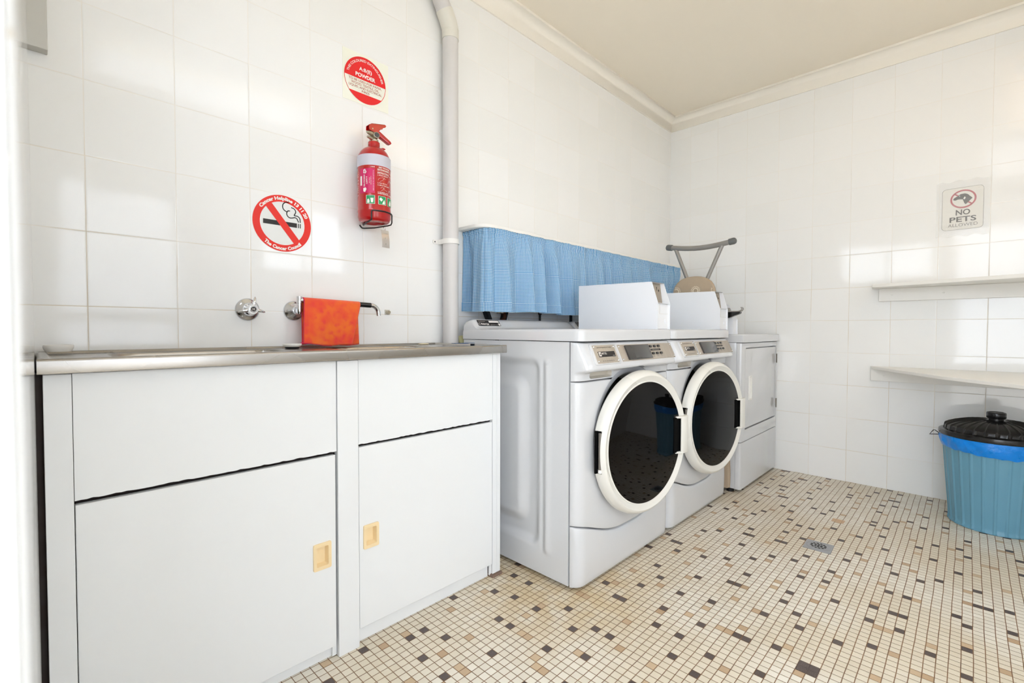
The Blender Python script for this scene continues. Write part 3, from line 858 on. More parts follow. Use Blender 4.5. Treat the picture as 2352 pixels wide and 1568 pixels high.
    b = MB(); b.lathe([(.0115, 0), (.0115, .012), (.010, .0135), (.0092, .0135)], G, 24); b.mi = 1; b.lathe([(.0092, .0132), (0, .0132)], G, 24)
    b.build('gauge', [M['nickel'], M['display']], t, 50)
    # folded steel carry handle and squeeze lever
    b = MB()
    sh = [(EX-.026, 1.676), (EX-.018, 1.671), (EX+.012, 1.667), (EX+.016, 1.678), (EX+.024, 1.690), (EX+.042, 1.699), (EX+.046, 1.706), (EX+.040, 1.709), (EX-.014, 1.698), (EX-.025, 1.691)]
    for yy in (EY-.0115, EY+.0100): b.prism([(x, yy, z) for x, z in sh], (0, .0015, 0))
    b.prism([(EX-.025, EY-.0115, 1.6895), (EX-.014, EY-.0115, 1.6965), (EX+.040, EY-.0115, 1.7075), (EX+.040, EY-.0115, 1.709), (EX-.014, EY-.0115, 1.698), (EX-.025, EY-.0115, 1.691)], (0, .023, 0))
    b.mi = 1; b.tube([(EX-.012, EY-.0135, 1.679), (EX-.012, EY+.0135, 1.679)], .0028, 10)
    b.build('carry_handle', [M['red'], M['nickel']], t, 30)
    b = MB()
    lv = [(EX+.012, 1.676), (EX+.020, 1.679), (EX+.066, 1.654), (EX+.070, 1.648), (EX+.066, 1.643), (EX+.060, 1.643), (EX+.016, 1.662)]
    b.prism([(x, EY-.009, z) for x, z in lv], (0, .018, 0), .0015, 2); b.build('squeeze_lever', M['red'], t, 30)
    b = MB(); b.ball((EX+.034, EY-.010, 1.617), .009, .004, .003); b.tube([(EX+.02, EY-.008, 1.612), (EX+.03, EY-.010, 1.617)], .003, 8); b.build('safety_pin_tab', M['red'], t)
    # black wire cradle is fixed to the wall, so it is its own thing
    w = thing('wire_cradle', 'black bent wire wall cradle under the red extinguisher', 'bracket', (EX, 0, 1.33))
    def A(phi, z, o=.0035): return (EX+(ER+o)*math.sin(R(phi)), EY-(ER+o)*math.cos(R(phi)), z)
    path = [(.797, -.002, 1.345), (.796, -.010, 1.336), (EX-.030, -.060, 1.3290), (EX-.0385, EY-.049, 1.334), (EX-.0395, EY-.0505, 1.340), (EX-.0395, EY-.0505, 1.358), A(-38, 1.365, .0032)]
    path += [A(p, 1.367, .0032) for p in range(-32, 58, 8)]
    path += [A(61, 1.365), A(63.5, 1.360), A(64, 1.340), (EX+.056, EY-.024, 1.3325), (EX+.050, EY-.012, 1.330)]
    path += [(EX+.022, -.040, 1.3255), (EX-.010, -.020, 1.3220), (EX-.016, -.015, 1.3230), (EX-.018, -.010, 1.328), (EX-.018, -.002, 1.335)]
    b = MB(); b.tube(path, .0026, 10); b.build('wire', M['wire'], w, 60)
    b = MB(); b.box(EX-.016, EX+.016, -.017, 0, 1.50, 1.60, .002); b.build('wall_plate', M['wire'], w, 30)
    b = MB()
    g = thing('service_tag', 'bright metal service tag dangling below the extinguisher cradle', 'tag', (.845, -.08, 1.24))
    b = MB(); b.tube([(.846+.0035*math.cos(R(a)), -.078, 1.3205+.0090*math.sin(R(a))) for a in range(0, 360, 30)], .0009, 6, closed=True); b.build('loop', M['chrome'], g, 60)
    def tg(i, j):
        v = j/14; u = i/6-.5
        return (.846+.034*u+.003*v, -.079-.006*math.sin(v*2.4)+.003*u, 1.3135-.0665*v)
    b = MB(); b.grid(tg, 7, 15); b.mi = 1
    b.grid(lambda i, j: (Vector(tg(i, j*1.3))+Vector((0, -.0012, 0)))[:], 7, 3)
    b.mi = 2
    for v in (6.5, 11.3):
        p = tg(3, v); b.ring(.0032, .0016, lambda uu, vv: (p[0]+uu, p[1]-.0014, p[2]+vv), seg=16)
    o = b.build('plate', [M['tagm'], M['recess'], M['chrome']], g, 60)
extinguisher()

# ------------------------------------------------------------------ grey corner duct, drain pipe
b = MB(); b.box(-.105, -.0665, -.034, 0, 1.628, HC, .002)
tag(b.build('corner_duct', M['duct'], smooth=0), 'pale grey boxed duct in the upper left corner of the tiled walls', 'duct')
def pipe():
    px, py, r = 1.193, -.045, .0345
    t = thing('drain_pipe', 'vertical grey plastic waste pipe with elbow beside the shelf curtain', 'pipe', (px, py, 0))
    b = MB(); b.tube([(px, py, 0), (px, py, 1), (px, py, 2.215)], r, 32); b.build('straight_pipe', M['pvc'], t, 60)
    e = [(px, py, 2.195), (px, py, 2.235)]
    d = Vector((-.055, 0, .10)).normalized()
    p0 = Vector((px, py, 2.235))
    b = MB(); b.tube(e, r+.0022, 32)
    q = [Vector((px, py, 2.234)), Vector((px-.002, py, 2.246)), Vector((px-.008, py, 2.262)), Vector((px-.016, py, 2.278)), Vector((px-.033, py, 2.309))]
    b.tube(q, r+.0022, 32); b.build('elbow', M['pvc2'], t, 60)
    b = MB(); b.tube([q[-1]-d*.02, q[-1]+d*.285], r, 32); b.build('offset_pipe', M['pvc'], t, 60)
    c = thing('pipe_clamp', 'white saddle clip holding the grey waste pipe to the tiles', 'clip', (px-.03, 0, 1.32))
    b = MB()
    n = 20
    def cl(i, j):
        a = R(200-220*i/n); z = 1.309+.021*(j % 2)
        rr = r+.001 if j in (0, 1) else r+.0045
        z = (1.309, 1.330, 1.330, 1.309)[j]
        return (px+rr*math.cos(a), py-rr*math.sin(a) if True else 0, z)
    b.grid(cl, n+1, 4, cv=True)
    for sg in (-1, 1):   # flat ears screwed to the tiles
        ear = rrect(r-.004, .066, 1.3105, 1.3285, .008, 5)
        b.prism([(px+sg*u, -.0045, z) for u, z in ear], (0, .004, 0), .0008, 1)
        b.box(px+sg*(r-.001)-.002, px+sg*(r-.001)+.003, -.05, -.001, 1.309, 1.330)
    b.build('strap', M['whitep'], c, 40)
    b = MB(); b.ball((px-.055, -.0048, 1.3195), .0032, .0014, .0032); b.build('screw', M['iron'], c)
pipe()

# ------------------------------------------------------------------ shelf, curtain and what hides behind
def wall_shelf():
    x0, x1, d, z0, z1 = 1.272, 3.215, .168, 1.386, 1.402
    r = .07
    pts = [(x0, 0), (x0, -d+r)]+[(x0+r-r*math.cos(R(a)), -d+r-r*math.sin(R(a))) for a in range(10, 91, 10)]+[(x1-.01, -d), (x1, -d+.01), (x1, 0)]
    b = MB(); b.prism([(x, y, z0) for x, y in pts], (0, 0, z1-z0), .003, 2)
    tag(b.build('wall_shelf', M['shelfp'], smooth=35), 'long white painted shelf board with rounded corner above the gingham curtain', 'shelf')
    t = thing('gathered_curtain', 'blue and white gingham curtain gathered under the long white shelf', 'curtain', (2.2, -.15, 1.02))
    # track under the shelf edge
    def path(s):
        # s in metres along: wall -> left return -> rounded corner -> front
        a = .15-r; off = .016
        if s < .15-r*.5: return Vector((x0+.028, -s, 0)), Vector((-1, 0, 0))
        s2 = s-(.15-r*.5); arc = r*.8*PI/2; rr = r*.8
        if s2 < arc:
            an = s2/rr; c = Vector((x0+.028+rr, -(.15-r*.5), 0))
            return c+Vector((-rr*math.cos(an), -rr*math.sin(an), 0)), Vector((-math.cos(an), -math.sin(an), 0))
        return Vector((x0+.028+rr+s2-arc, -(.15-r*.5)-rr, 0)), Vector((0, -1, 0))
    tot = .15-r*.5+r*.8*PI/2+(x1-.02-(x0+.028+r*.8))
    def sheet(name, sa, sb, seed, tuck=False):
        rnd = random.Random(seed)
        nu = int((sb-sa)/.0026); nv = 46; ztop, zbot = 1.386, 1.019
        fl = [(rnd.uniform(0, 6.28), 52, .024), (rnd.uniform(0, 6.28), 81, .012), (rnd.uniform(0, 6.28), 33, .016), (rnd.uniform(0, 6.28), 128, .0024)]
        gt = [(rnd.uniform(0, 6.28), rnd.uniform(230, 430), .0019) for _ in range(4)]
        def wave(s, k):
            low = sum(a*math.sin(w*s+p+1.3*math.sin(9*s+p)) for p, w, a in fl)
            hi = sum(a*math.sin(w*s+p) for p, w, a in gt)
            g = smooth01(.0, .35, k)
            return low*(.14+.5*g+.36*k)+hi*(1-.93*smooth01(.04, .26, k))
        def f(i, j):
            u = i/(nu-1); k = j/(nv-1)
            s = sa+(sb-sa)*u
            p, n = path(s)
            o = wave(s, k)*(.75 if s < .13 else 1)
            z = ztop-(ztop-zbot)*k
            head = .0
            if k < .10: o += .003*math.sin(k*62)
            fl_out = .012*k
            lat = .0045*math.sin(s*75+seed)*smooth01(.1, .9, k)
            tdir = Vector((-n.y, n.x, 0))
            q = p+n*(o+fl_out)+tdir*lat
            edge = 0
            if tuck:
                e = smooth01(.84, 1, u)*smooth01(.05, .7, k); q.x -= .15*e
            q.z = z+.004*math.sin(s*13+seed)*k + (-.005*math.sin(s*2.2) if k > .5 else 0)*k
            q.y = min(q.y, -.004)
            return q
        b = MB(); V, F = b.grid(f, nu, nv)
        uv = b.bm.loops.layers.uv.new('UVMap')
        # cloth coordinates in metres: true arc length across, drop down
        mid = nv//2; acc = [0]
        for i in range(1, nu): acc.append(acc[-1]+(V[i][mid].co-V[i-1][mid].co).length*1.12)
        ix = {}
        for i in range(nu):
            for j in range(nv): ix[V[i][j]] = (acc[i], (ztop-zbot)*j/(nv-1))
        for fc in F:
            for lp in fc.loops: lp[uv].uv = ix[lp.vert]
        bot = [tuple(V[i][-1].co) for i in range(0, nu)]
        hem = [[V[i][j].co.copy() for j in range(nv-6, nv)] for i in range(nu)]
        o = b.build(name, M['gingham'], t, 180)
        md = o.modifiers.new('thickness', 'SOLIDIFY'); md.thickness = .0009; md.offset = 0
        # folded hem: doubled cloth a hair in front
        b = MB(); V2, F2 = b.grid(lambda i, j: hem[i][j]+path(sa+(sb-sa)*i/(nu-1))[1]*.0022, nu, 6)
        uv = b.bm.loops.layers.uv.new('UVMap'); ix = {}
        for i in range(nu):
            for j in range(6): ix[V2[i][j]] = (acc[i]+.0033, (ztop-zbot)*(nv-6+j)/(nv-1)+.0033)
        for fc in F2:
            for lp in fc.loops: lp[uv].uv = ix[lp.vert]
        b.build('hem', M['gingham'], o, 180)
    sheet('side_panel', .004, .145, 3); sheet('front_panel', .142, tot, 8, True)
    # angle brackets under the shelf
    def brk(x, lab):
        q = thing('shelf_bracket', lab, 'bracket', (x, 0, .95), 'iron brackets behind the curtain')
        b = MB(); b.box(x-.012, x+.012, -.004, 0, .90, 1.384); b.box(x-.012, x+.012, -.135, -.0, 1.381, 1.385); b.build('angle', M['iron'], q, 0)
    brk(2.125, 'dark upright iron bracket below the curtain beside the near coin box')
    q = thing('shelf_strut', 'pair of splayed dark iron struts showing under the left end of the curtain', 'bracket', (1.48, 0, .9))
    for xa, xb in ((1.385, 1.475), (1.595, 1.53)):
        b = MB()
        da = Vector((xa, -.03, 1.12)); db = Vector((xb, -.03, .93)); n = (db-da).normalized(); s = Vector((n.z, 0, -n.x))*.010
        b.prism([da+s, db+s, db-s, da-s], (0, .028, 0)); b.build('strut', M['iron'], q, 0)
    q = thing('gas_pipe', 'rusty bent pipe with a small valve behind the struts under the curtain', 'pipe', (1.52, 0, 0))
    b = MB(); b.tube([(1.515, -.012, 1.03), (1.520, -.03, 1.02), (1.538, -.034, 1.012), (1.542, -.034, .998), (1.535, -.034, .985), (1.515, -.034, .978), (1.50, -.03, .955), (1.50, -.022, .90), (1.50, -.022, .45), (1.50, -.022, 0)], .009, 12); b.build('bent_pipe', M['rust'], q, 60)
    b = MB(); b.box(1.506, 1.524, -.045, -.012, 1.014, 1.026, .002); b.tube([(1.515, -.03, 1.02), (1.515, -.03, 1.036)], .005, 8); b.build('valve', M['nickel'], q, 30)
    b = MB(); b.tube([(1.835, -.012, 0), (1.835, -.012, 1.16)], .006, 10); b.mi = 1; b.tube([(1.835, -.012, 1.016), (1.835, -.012, 1.03)], .009, 10)
    tag(b.build('water_pipe', [M['wire'], M['rust']]), 'thin dark upright pipe with a rusty joint under the curtain', 'pipe')
wall_shelf()
b = MB(); b.prism([(1.228, -.055, .905), (1.262, -.055, .907), (1.262, -.055, .80), (1.250, -.055, .80), (1.246, -.055, .865), (1.236, -.055, .882)], (0, .02, 0), .003, 2)
tag(b.build('hose_bracket', M['yellow'], smooth=40), 'cream yellow plastic hose bracket behind the near washing machine', 'bracket')

# ------------------------------------------------------------------ washing machines
WW = .695
def station(n=9, r=.045):
    """x stations (relative) and forward blend for a front with rounded vertical edges"""
    out = []
    for k in range(n+1):
        a = R(90*k/n); out.append((r*(1-math.cos(a)), math.sin(a)))
    mid = [(r+(WW-2*r)*k/24, 1) for k in range(1, 24)]
    return out+mid+[(WW-x, b) for x, b in reversed(out)]
def kick_z(u):
    """top edge of the plinth dips in an arc below the door"""
    c = abs(u-WW/2)/(WW/2)
    return .1575+.074*smooth01(.12, 1.0, c)*(.35+.65*c)
def washer(x0, label):
    cx = x0+WW/2
    t = thing('washing_machine', label, 'washing machine', (cx, -.40, 0), 'front loading washing machines')
    xr = x0+WW
    # ---- cabinet with pressed side panels
    b = MB()
    def emb(y, z):
        d = 0
        def rr(y1, z0, z1, rad):      # signed distance to a panel running off the back edge
            py, pz = y1, (z0+z1)/2
            dy = -(y-y1)-0; hz = (z1-z0)/2
            ax, az = max(dy+rad, 0), max(abs(z-pz)-hz+rad, 0)
            return math.hypot(ax, az)+min(max(dy+rad, abs(z-pz)-hz+rad), 0)-rad
        a = rr(-.540-.0*z, .115, .826, .045); c = rr(-.470, .185, .750, .06)
        d += -.0165*(1-smooth01(-.032, .006, a))
        d += .021*(1-smooth01(-.040, .012, c))
        # upright rib just ahead of the pressing
        w = smooth01(.085, .12, z)*(1-smooth01(.80, .832, z))
        d += .0062*math.exp(-((y+.580)/.013)**2)*w
        d -= .003*math.exp(-((y+.556)/.008)**2)*w
        return d
    ya, yb, za, zb = -.6775, -.10, .014, .8905
    ny, nz = 116, 150
    for side in (0, 1):
        sg = -1 if side == 0 else 1
        def f(i, j):
            y = ya+(yb-ya)*i/ny; z = za+(zb-za)*j/nz
            e = 0 if (i in (0, ny) or j in (0, nz)) else emb(y, z)
            bow = -.012*smooth01(.0, 1, (yb-y)/(yb-ya))*0
            return ((x0 if side == 0 else xr)+sg*e, y, z)
        b.grid(f, ny+1, nz+1)
    for pts in ([(x0, ya, za), (xr, ya, za), (xr, ya, zb), (x0, ya, zb)], [(x0, yb, za), (xr, yb, za), (xr, yb, zb), (x0, yb, zb)], [(x0, ya, zb), (xr, ya, zb), (xr, yb, zb), (x0, yb, zb)], [(x0, ya, za), (xr, ya, za), (xr, yb, za), (x0, yb, za)]):
        b.face(pts)
    bmesh.ops.remove_doubles(b.bm, verts=b.bm.verts, dist=1e-6); bmesh.ops.recalc_face_normals(b.bm, faces=b.bm.faces[:])
    me_body = b.mesh()
    # opening for the drum
    DC = (x0+.358, .524)
    def cyl(r, y0, y1):
        c = MB(); T = Matrix.Translation((DC[0], y0, DC[1])) @ Matrix.Rotation(R(90), 4, 'X')
        c.lathe([(r, 0), (r, y0-y1)], T, 96, True, True); return c.mesh()
    me_body = bool_cut(me_body, [cyl(.235, -.5, -.9)])
    link('cabinet', me_body, [M['enamel']], t, 35)
    # ---- front skins
    st = station()
    def skin(name, zlo, zhi, yf=-.7205, bulge=0, nz=14, lipr=.006, holes=()):
        b = MB(); n = len(st)
        rows = [0, .35, 1]+[None]*0
        def f(i, j):
            x, bl = st[i]; a, c = zlo(x), zhi(x)
            hgt = c-a
            # j: rounded lower lip, face, rounded upper lip, then the back
            seq = [(0, lipr), (lipr*.3, lipr*.3), (lipr, 0)]+[(lipr+(hgt-2*lipr)*k/nz, 0) for k in range(1, nz)]+[(hgt-lipr, 0), (hgt-lipr*.3, lipr*.3), (hgt, lipr)]
            seq = seq+[(hgt, 'b'), (0, 'b')]
            dz, back = seq[j]
            yfront = -.6865+(yf+.6865)*bl
            if back == 'b': return (x0+x, -.6845, a+dz)
            k = dz/hgt
            y = yfront-bulge*math.sin(k*PI)*bl+back
            return (x0+x, min(y, -.6850), a+dz)
        nj = 3+(nz-1)+3+2
        b.grid(f, n, nj, cv=True)
        # close the ends
        b.bm.verts.ensure_lookup_table()
        V = b.bm.verts
        b.bm.faces.new([V[j] for j in range(nj)]); b.bm.faces.new([V[(n-1)*nj+j] for j in reversed(range(nj))])
        bmesh.ops.remove_doubles(b.bm, verts=b.bm.verts[:], dist=1e-6)
        bmesh.ops.recalc_face_normals(b.bm, faces=b.bm.faces[:])
        return b.mesh()
    me = skin('front_panel', lambda u: kick_z(u)+.0045, lambda u: .7475, nz=18)
    me = bool_cut(me, [cyl(.268, -.5, -.9)]); link('front_panel', me, [M['enamel']], t, 35)
    me = skin('kick', lambda u: .013, kick_z, bulge=.004, nz=12, lipr=.008); link('kick_panel', me, [M['enamel']], t, 35)
    # ---- console: sloped fascia over a lip, drawn out of the same rounded front
    prof = [(-.692, .8895), (-.714, .8885), (-.7215, .885), (-.7245, .879)]
    prof += [(-.725-.030*k/6, .877-.065*k/6) for k in range(1, 7)]
    prof += [(-.7585, .804), (-.7600, .798), (-.7590, .7925), (-.7550, .7885), (-.744, .7845), (-.731, .7815), (-.7235, .777), (-.7205, .770), (-.7205, .756), (-.7190, .7525), (-.714, .7515), (-.690, .7515), (-.6850, .7515), (-.6850, .8895)]
    st2 = station(10, .040)
    b = MB(); n = len(st2); m = len(prof)
    def f(i, j):
        x, bl = st2[i]; y, z = prof[j]
        return (x0+x, -.6850+(y+.6850)*(.12+.88*bl) if y < -.6851 else y, z)
    b.grid(f, n, m, cv=True); b.bm.verts.ensure_lookup_table(); V = b.bm.verts
    b.bm.faces.new([V[j] for j in range(m)]); b.bm.faces.new([V[(n-1)*m+j] for j in reversed(range(m))])
    bmesh.ops.recalc_face_normals(b.bm, faces=b.bm.faces[:])
    me = b.mesh()
    c = MB(); c.prism([(x0+u, -.80, z) for u, z in rrect(.064, .212, .7575, .7840, .011)], (0, .0975, 0))
    me = bool_cut(me, [cyl(.268, -.5, -.9), c.mesh()])
    con = link('console', me, [M['enamel']], t, 35)
    # finger recess of the detergent drawer
    b = MB(); q = rrect(.0642, .2118, .7577, .7838, .011); q2 = rrect(.070, .206, .764, .7836, .006)
    b.grid(lambda i, j: (x0+(q, q2)[j][i][0], (-.7195, -.7035)[j], (q, q2)[j][i][1]), len(q), 2, cu=True)
    b.flat(q2, lambda u, v: (x0+u, -.7035, v))
    g = b.build('grip_recess', M['recess'], con, 30); g['label'] = 'beige grey finger recess under the drawer front'
    # sloped fascia coordinates: u across, w down the slope from its top
    nrm = Vector((0, -.9079, .4192)); dn = Vector((0, -.4192, -.9079))
    def S(u, w, o=0): return Vector((x0+u, -.725, .877))+dn*w+nrm*o
    def slab(b, u0, u1, w0, w1, o0, o1, r=.004, bev=.0012):
        pts = [S(u, w, o0) for u, w in rrect(u0, u1, w0, w1, r, 4)]
        b.prism(pts, nrm*(o1-o0), bev, 2, 'end')
    # detergent drawer front
    b = MB(); slab(b, .049, .2195, -.004, .0755, -.002, .0045, .008, .003)
    dr = b.build('drawer_front', M['enamel'], con, 40)
    b = MB(); slab(b, .0625, .2045, .001, .0715, .0045, .0055, .002, .0004); pl = b.build('drawer_plate', M['plate'], dr, 30)
    b = MB(); slab(b, .2345, .677, .001, .0700, .0002, .0016, .002, .0005); fp = b.build('fascia_plate', M['plate'], con, 30)
    for par, us, ws, o in ((dr, (.069, .198), (.008, .064), .0055), (con, (.242, .669), (.009, .062), .0016)):
        for u in us:
            for w in ws:
                b = MB(); p = S(u, w, o); b.ball(p, .0042, .0042, .0042, 12, 8); b.build('screw', M['chrome'], par)
    tx = lambda u, w, o: (lambda a, v: S(u+a, w-v, o))
    b = MB(); slab(b, .083, .192, .0265, .0475, .0055, .0061, .001, .0002)
    bp_ = b.build('badge', M['ink'], dr, 0)
    b = MB(); b.text('MAYTAG', .0125, tx(.105, .0385, .0066), .005, align='L', sx=.62); slab(b, .0865, .1005, .0285, .0445, .0061, .0065, .001, .0001)
    b.build('badge_print', M['printw'], bp_, 0); b = MB()
    b.text('WASHER', .0042, tx(.189, .0452, .0066), .0, align='R')
    b.build('badge_print', M['printw'], bp_, 0)
    b = MB(); b.text('M', .0125, tx(.0935, .0412, .0072), .02, sx=.7); b.build('badge_emblem', M['ink'], bp_, 0)
    b = MB(); b.text('HEAVY DUTY HIGH EFFICIENCY WASHER', .0052, tx(.1335, .0125, .0060), .01, width=.094)
    b.build('drawer_print', M['ink'], dr, 0); b = MB()
    b.text('PULL FOR DISPENSER', .0042, tx(.1335, .0645, .0060), .0, width=.050)
    for u in (.100, .167): b.flat([(-.0022, .0018), (.0022, .0018), (0, -.0024)], tx(u, .0635, .0060))
    b.build('drawer_print', M['ink'], dr, 0)
    # display and buttons
    b = MB(); slab(b, .280, .4630, .006, .0660, .0016, .0085, .003, .0015); b.build('display', M['display'], con, 30)
    b = MB()
    for k in range(3):
        for r_, w in ((0, .0135), (1, .0455)):
            u = .487+.0345*k+.002*r_
            bb = MB(); slab(bb, u-.0105, u+.0105, w-.0050, w+.0050, .0016, .0052, .003, .001); bb.build('button', M['black'], con, 30)
    slab(b, .478, .566, .0250, .0335, .0016, .0021, .001, .0002)
    for k, s in enumerate(('WHITES', 'COLORS', 'BRIGHTS')): b.text(s, .0040, tx(.487+.0345*k, .0222, .0019), .0)
    for k, s in enumerate(('PERM', 'DELICATE', 'NORMAL')): b.text(s, .0040, tx(.489+.0345*k, .0555, .0019), .0)
    for k, s in enumerate(('PRESS', 'KNITS', 'ECO')): b.text(s, .0040, tx(.489+.0345*k, .0605, .0019), .0)
    b.build('control_print', M['ink'], con, 0)
    b = MB(); b.text('FABRIC SETTINGS', .0050, tx(.522, .0310, .0026), .0, width=.06); b.build('setting_print', M['plate'], con, 0)
    # ---- lid with rounded front corners and a raised back guard
    b = MB(); pts = [(x0-.003+u, y) for u, y in ((WW+.006, -.098), (0, -.098))]
    r = .034
    for cx_, a0 in ((x0-.003+r, 180), (xr+.003-r, 270)):
        for k in range(9):
            a = R(a0+90*k/8); pts.append((cx_+r*math.cos(a), -.733+r+r*math.sin(a)))
    b.prism([(x, y, .8935) for x, y in pts], (0, 0, .0435), .012, 4, 'end')
    lid = b.build('lid', M['enamel'], t, 40)
    b = MB(); nseg = 28
    gp = [(-.099, .930), (-.099, .955), (-.103, .968), (-.113, .9765), (-.130, .980), (-.146, .979), (-.156, .974), (-.164, .966), (-.176, .950), (-.186, .941), (-.205, .936), (-.205, .930)]
    xs_ = [0, .004, .010, .02, .035]+[.035+(WW-.07)*k/12 for k in range(1, 12)]+[WW-.035, WW-.02, WW-.010, WW-.004, WW]
    def g(i, j):
        u = xs_[i]; y, z = gp[j]
        e = min(u, WW-u); k = math.sqrt(max(0, 1-(1-min(1, e/.035))**2))
        zz = .932+(z-.932)*(.62+.38*k) if z > .932 else z
        return (x0+u, y, zz)
    b.grid(g, len(xs_), len(gp), cv=True); b.bm.verts.ensure_lookup_table(); V = b.bm.verts; m = len(gp)
    b.bm.faces.new([V[j] for j in range(m)]); b.bm.faces.new([V[(len(xs_)-1)*m+j] for j in reversed(range(m))])
    bmesh.ops.recalc_face_normals(b.bm, faces=b.bm.faces[:])
    bg = b.build('back_guard', M['enamel'], lid, 50)
    # dealer sticker on the guard's slope
    sd = (Vector((0, -.176, .950))-Vector((0, -.156, .974))).normalized(); sn = Vector((0, sd.z, -sd.y)); sn = sn if sn.z > 0 else -sn
    def G(u, w, o): return Vector((x0+u-.016, -.156, .9742))+sd*w*1.15+sn*o
    b = MB(); b.flat([(.038, .000), (.170, .000), (.170, .0275), (.038, .0275)], lambda u, w: G(u, w, .0022))
    b.flat([(.038, .000), (.170, .000), (.170, .0275), (.038, .0275)], lambda u, w: G(u, w, -.002))
    b.mi = 1
    b.flat([(.106, .003), (.166, .003), (.166, .012), (.106, .012)], lambda u, w: G(u, w, .0026))
    b.text('Richard Jay', .0115, lambda a, v: G(.054+a, .0225-v, .0027), .03, align='L', width=.046)
    b.ring(.0055, .0042, lambda u, v: G(.046+u, .0185-v, .0027), a0=50, a1=310, seg=20)
    b.text('COMMERCIAL LAUNDRY EQUIPMENT', .0035, lambda a, v: G(.107+a, .0245-v, .0027), 0, align='L', width=.044)
    b.text('SALES SERVICE PARTS', .0035, lambda a, v: G(.045+a, .0075-v, .0027), 0, align='L', width=.04)
    b.flat([(.156, .016), (.167, .016), (.167, .0260), (.156, .0260)], lambda u, w: G(u, w, .0026))
    b.build('dealer_sticker', [M['ink'], M['printw']], bg, 0)
    # ---- drum mouth behind the door
    T = Matrix.Translation((DC[0], -.715, DC[1])) @ Matrix.Rotation(R(90), 4, 'X')
    b = MB(); b.lathe([(.2676, .0040), (.262, .0040), (.246, .0020), (.234, -.014), (.222, -.045), (.215, -.085)], T, 96); b.build('door_bezel', M['bezel'], t, 50)
    b = MB(); b.lathe([(.216, -.083), (.21, -.13), (.0, -.14)], T, 64); b.build('drum_gasket', M['rubber'], t, 50)
    # ---- door, left a little ajar on its left hinge
    a = R(6.5); d = Vector((math.cos(a), -math.sin(a), 0)); nn = Vector((-math.sin(a), -math.cos(a), 0)); up = Vector((0, 0, 1))
    H = Vector((x0+.078, -.750, 0)); sc, zc = .2735, .495
    ctr = H+d*sc+up*zc
    MD = Matrix(((d.x, up.x, nn.x, ctr.x), (d.y, up.y, nn.y, ctr.y), (d.z, up.z, nn.z, ctr.z), (0, 0, 0, 1)))   # local: s, z, outward
    b = MB(); ringp = [(.236, -.022), (.268, -.024), (.277, -.021), (.2805, -.015), (.2805, -.002), (.278, .006), (.271, .017), (.266, .0220), (.261, .0240), (.2445, .0165), (.2415, .0145), (.2405, .0165), (.236, .0165)]
    b.lathe(ringp+[ringp[0]], MD, 128); bmesh.ops.remove_doubles(b.bm, verts=b.bm.verts[:], dist=1e-6); bmesh.ops.recalc_face_normals(b.bm, faces=b.bm.faces[:])
    me = b.mesh()
    c1 = MB(); c1.box(-.33, -.250, -.077, .077, -.06, .0105, M=MD)
    c2 = MB(); c2.box(.205, .262, -.072, .072, -.020, .06, M=MD)
    me = bool_cut(me, [c1.mesh(), c2.mesh()])
    dr_ = link('door', me, [M['doorw']], t, 30)
    b = MB(); b.lathe([(.2405, .0160), (.23, .0172), (.15, .0195), (.07, .0205), (.0, .0207)], MD, 96); 
    b.lathe([(.2405, -.025), (0, -.025)], MD, 64)
    gl = b.mesh()
    c3 = MB(); c3.box(.185, .32, -.076, .076, .0, .06, M=MD)
    bmg = bmesh.new(); bmg.from_mesh(gl)
    o = link('door_glass', gl, [M['glass']], dr_, 40); o['label'] = 'dark tinted round glass'
    bmg.free()
    b = MB()
    b.tube([MD @ Vector((-.2655, -.070, .003)), MD @ Vector((-.2655, .070, .003))], .0068, 16); b.tube([MD @ Vector((-.2655, .018, .003)), MD @ Vector((-.2655, .022, .003))], .0074, 16)
    b.mi = 1; b.tube([MD @ Vector((-.2655, -.074, .003)), MD @ Vector((-.2655, -.062, .003))], .0078, 16)
    b.build('hinge_pin', [M['hinge'], M['whitep']], dr_, 40)
    b = MB(); b.box(-.2790, -.2495, -.0765, .0765, -.012, -.006, M=MD); b.build('hinge_pocket', M['deep'], dr_, 0)
    # handle: dark pocket cut into the ring with a bridge grip over it
    b = MB(); b.box(.184, .240, -.074, .074, .0165, .0215, .002, 2, M=MD); b.build('handle_pocket', M['deep'], dr_, 30)
    b = MB()
    hp = [(.276, -.004), (.276, .020), (.270, .032), (.258, .0365), (.222, .0365), (.2175, .033), (.2175, .0295), (.252, .0275), (.260, .018), (.260, -.004)]
    b.prism([MD @ Vector((s, -.078, o_)) for s, o_ in hp], MD.to_3x3() @ Vector((0, .156, 0)), .002, 2)
    for zz in (-.078, .070): b.prism([MD @ Vector((s, zz, o_)) for s, o_ in ((.196, .018), (.262, .018), (.260, .034), (.222, .0365))], MD.to_3x3() @ Vector((0, .008, 0)), .001, 1)
    b.build('handle', M['doorw'], dr_, 35)
    # ---- feet
    for u in (.05, WW-.05):
        for y in (-.62, -.16):
            b = MB(); b.lathe([(.020, 0), (.022, .004), (.018, .010), (.008, .011), (.008, .016)], Matrix.Translation((x0+u, y, 0)), 20, True, True); b.build('foot', M['bezel'], t, 40)
    return t
X1, X2 = 1.222, 1.932
w1 = washer(X1, 'near white front loading washing machine with round dark door, next to the sink cabinet')
w2 = dup(w1, w1.location+Vector((X2-X1, 0, 0)), 'far white front loading washing machine, between the near one and the plain dryer')

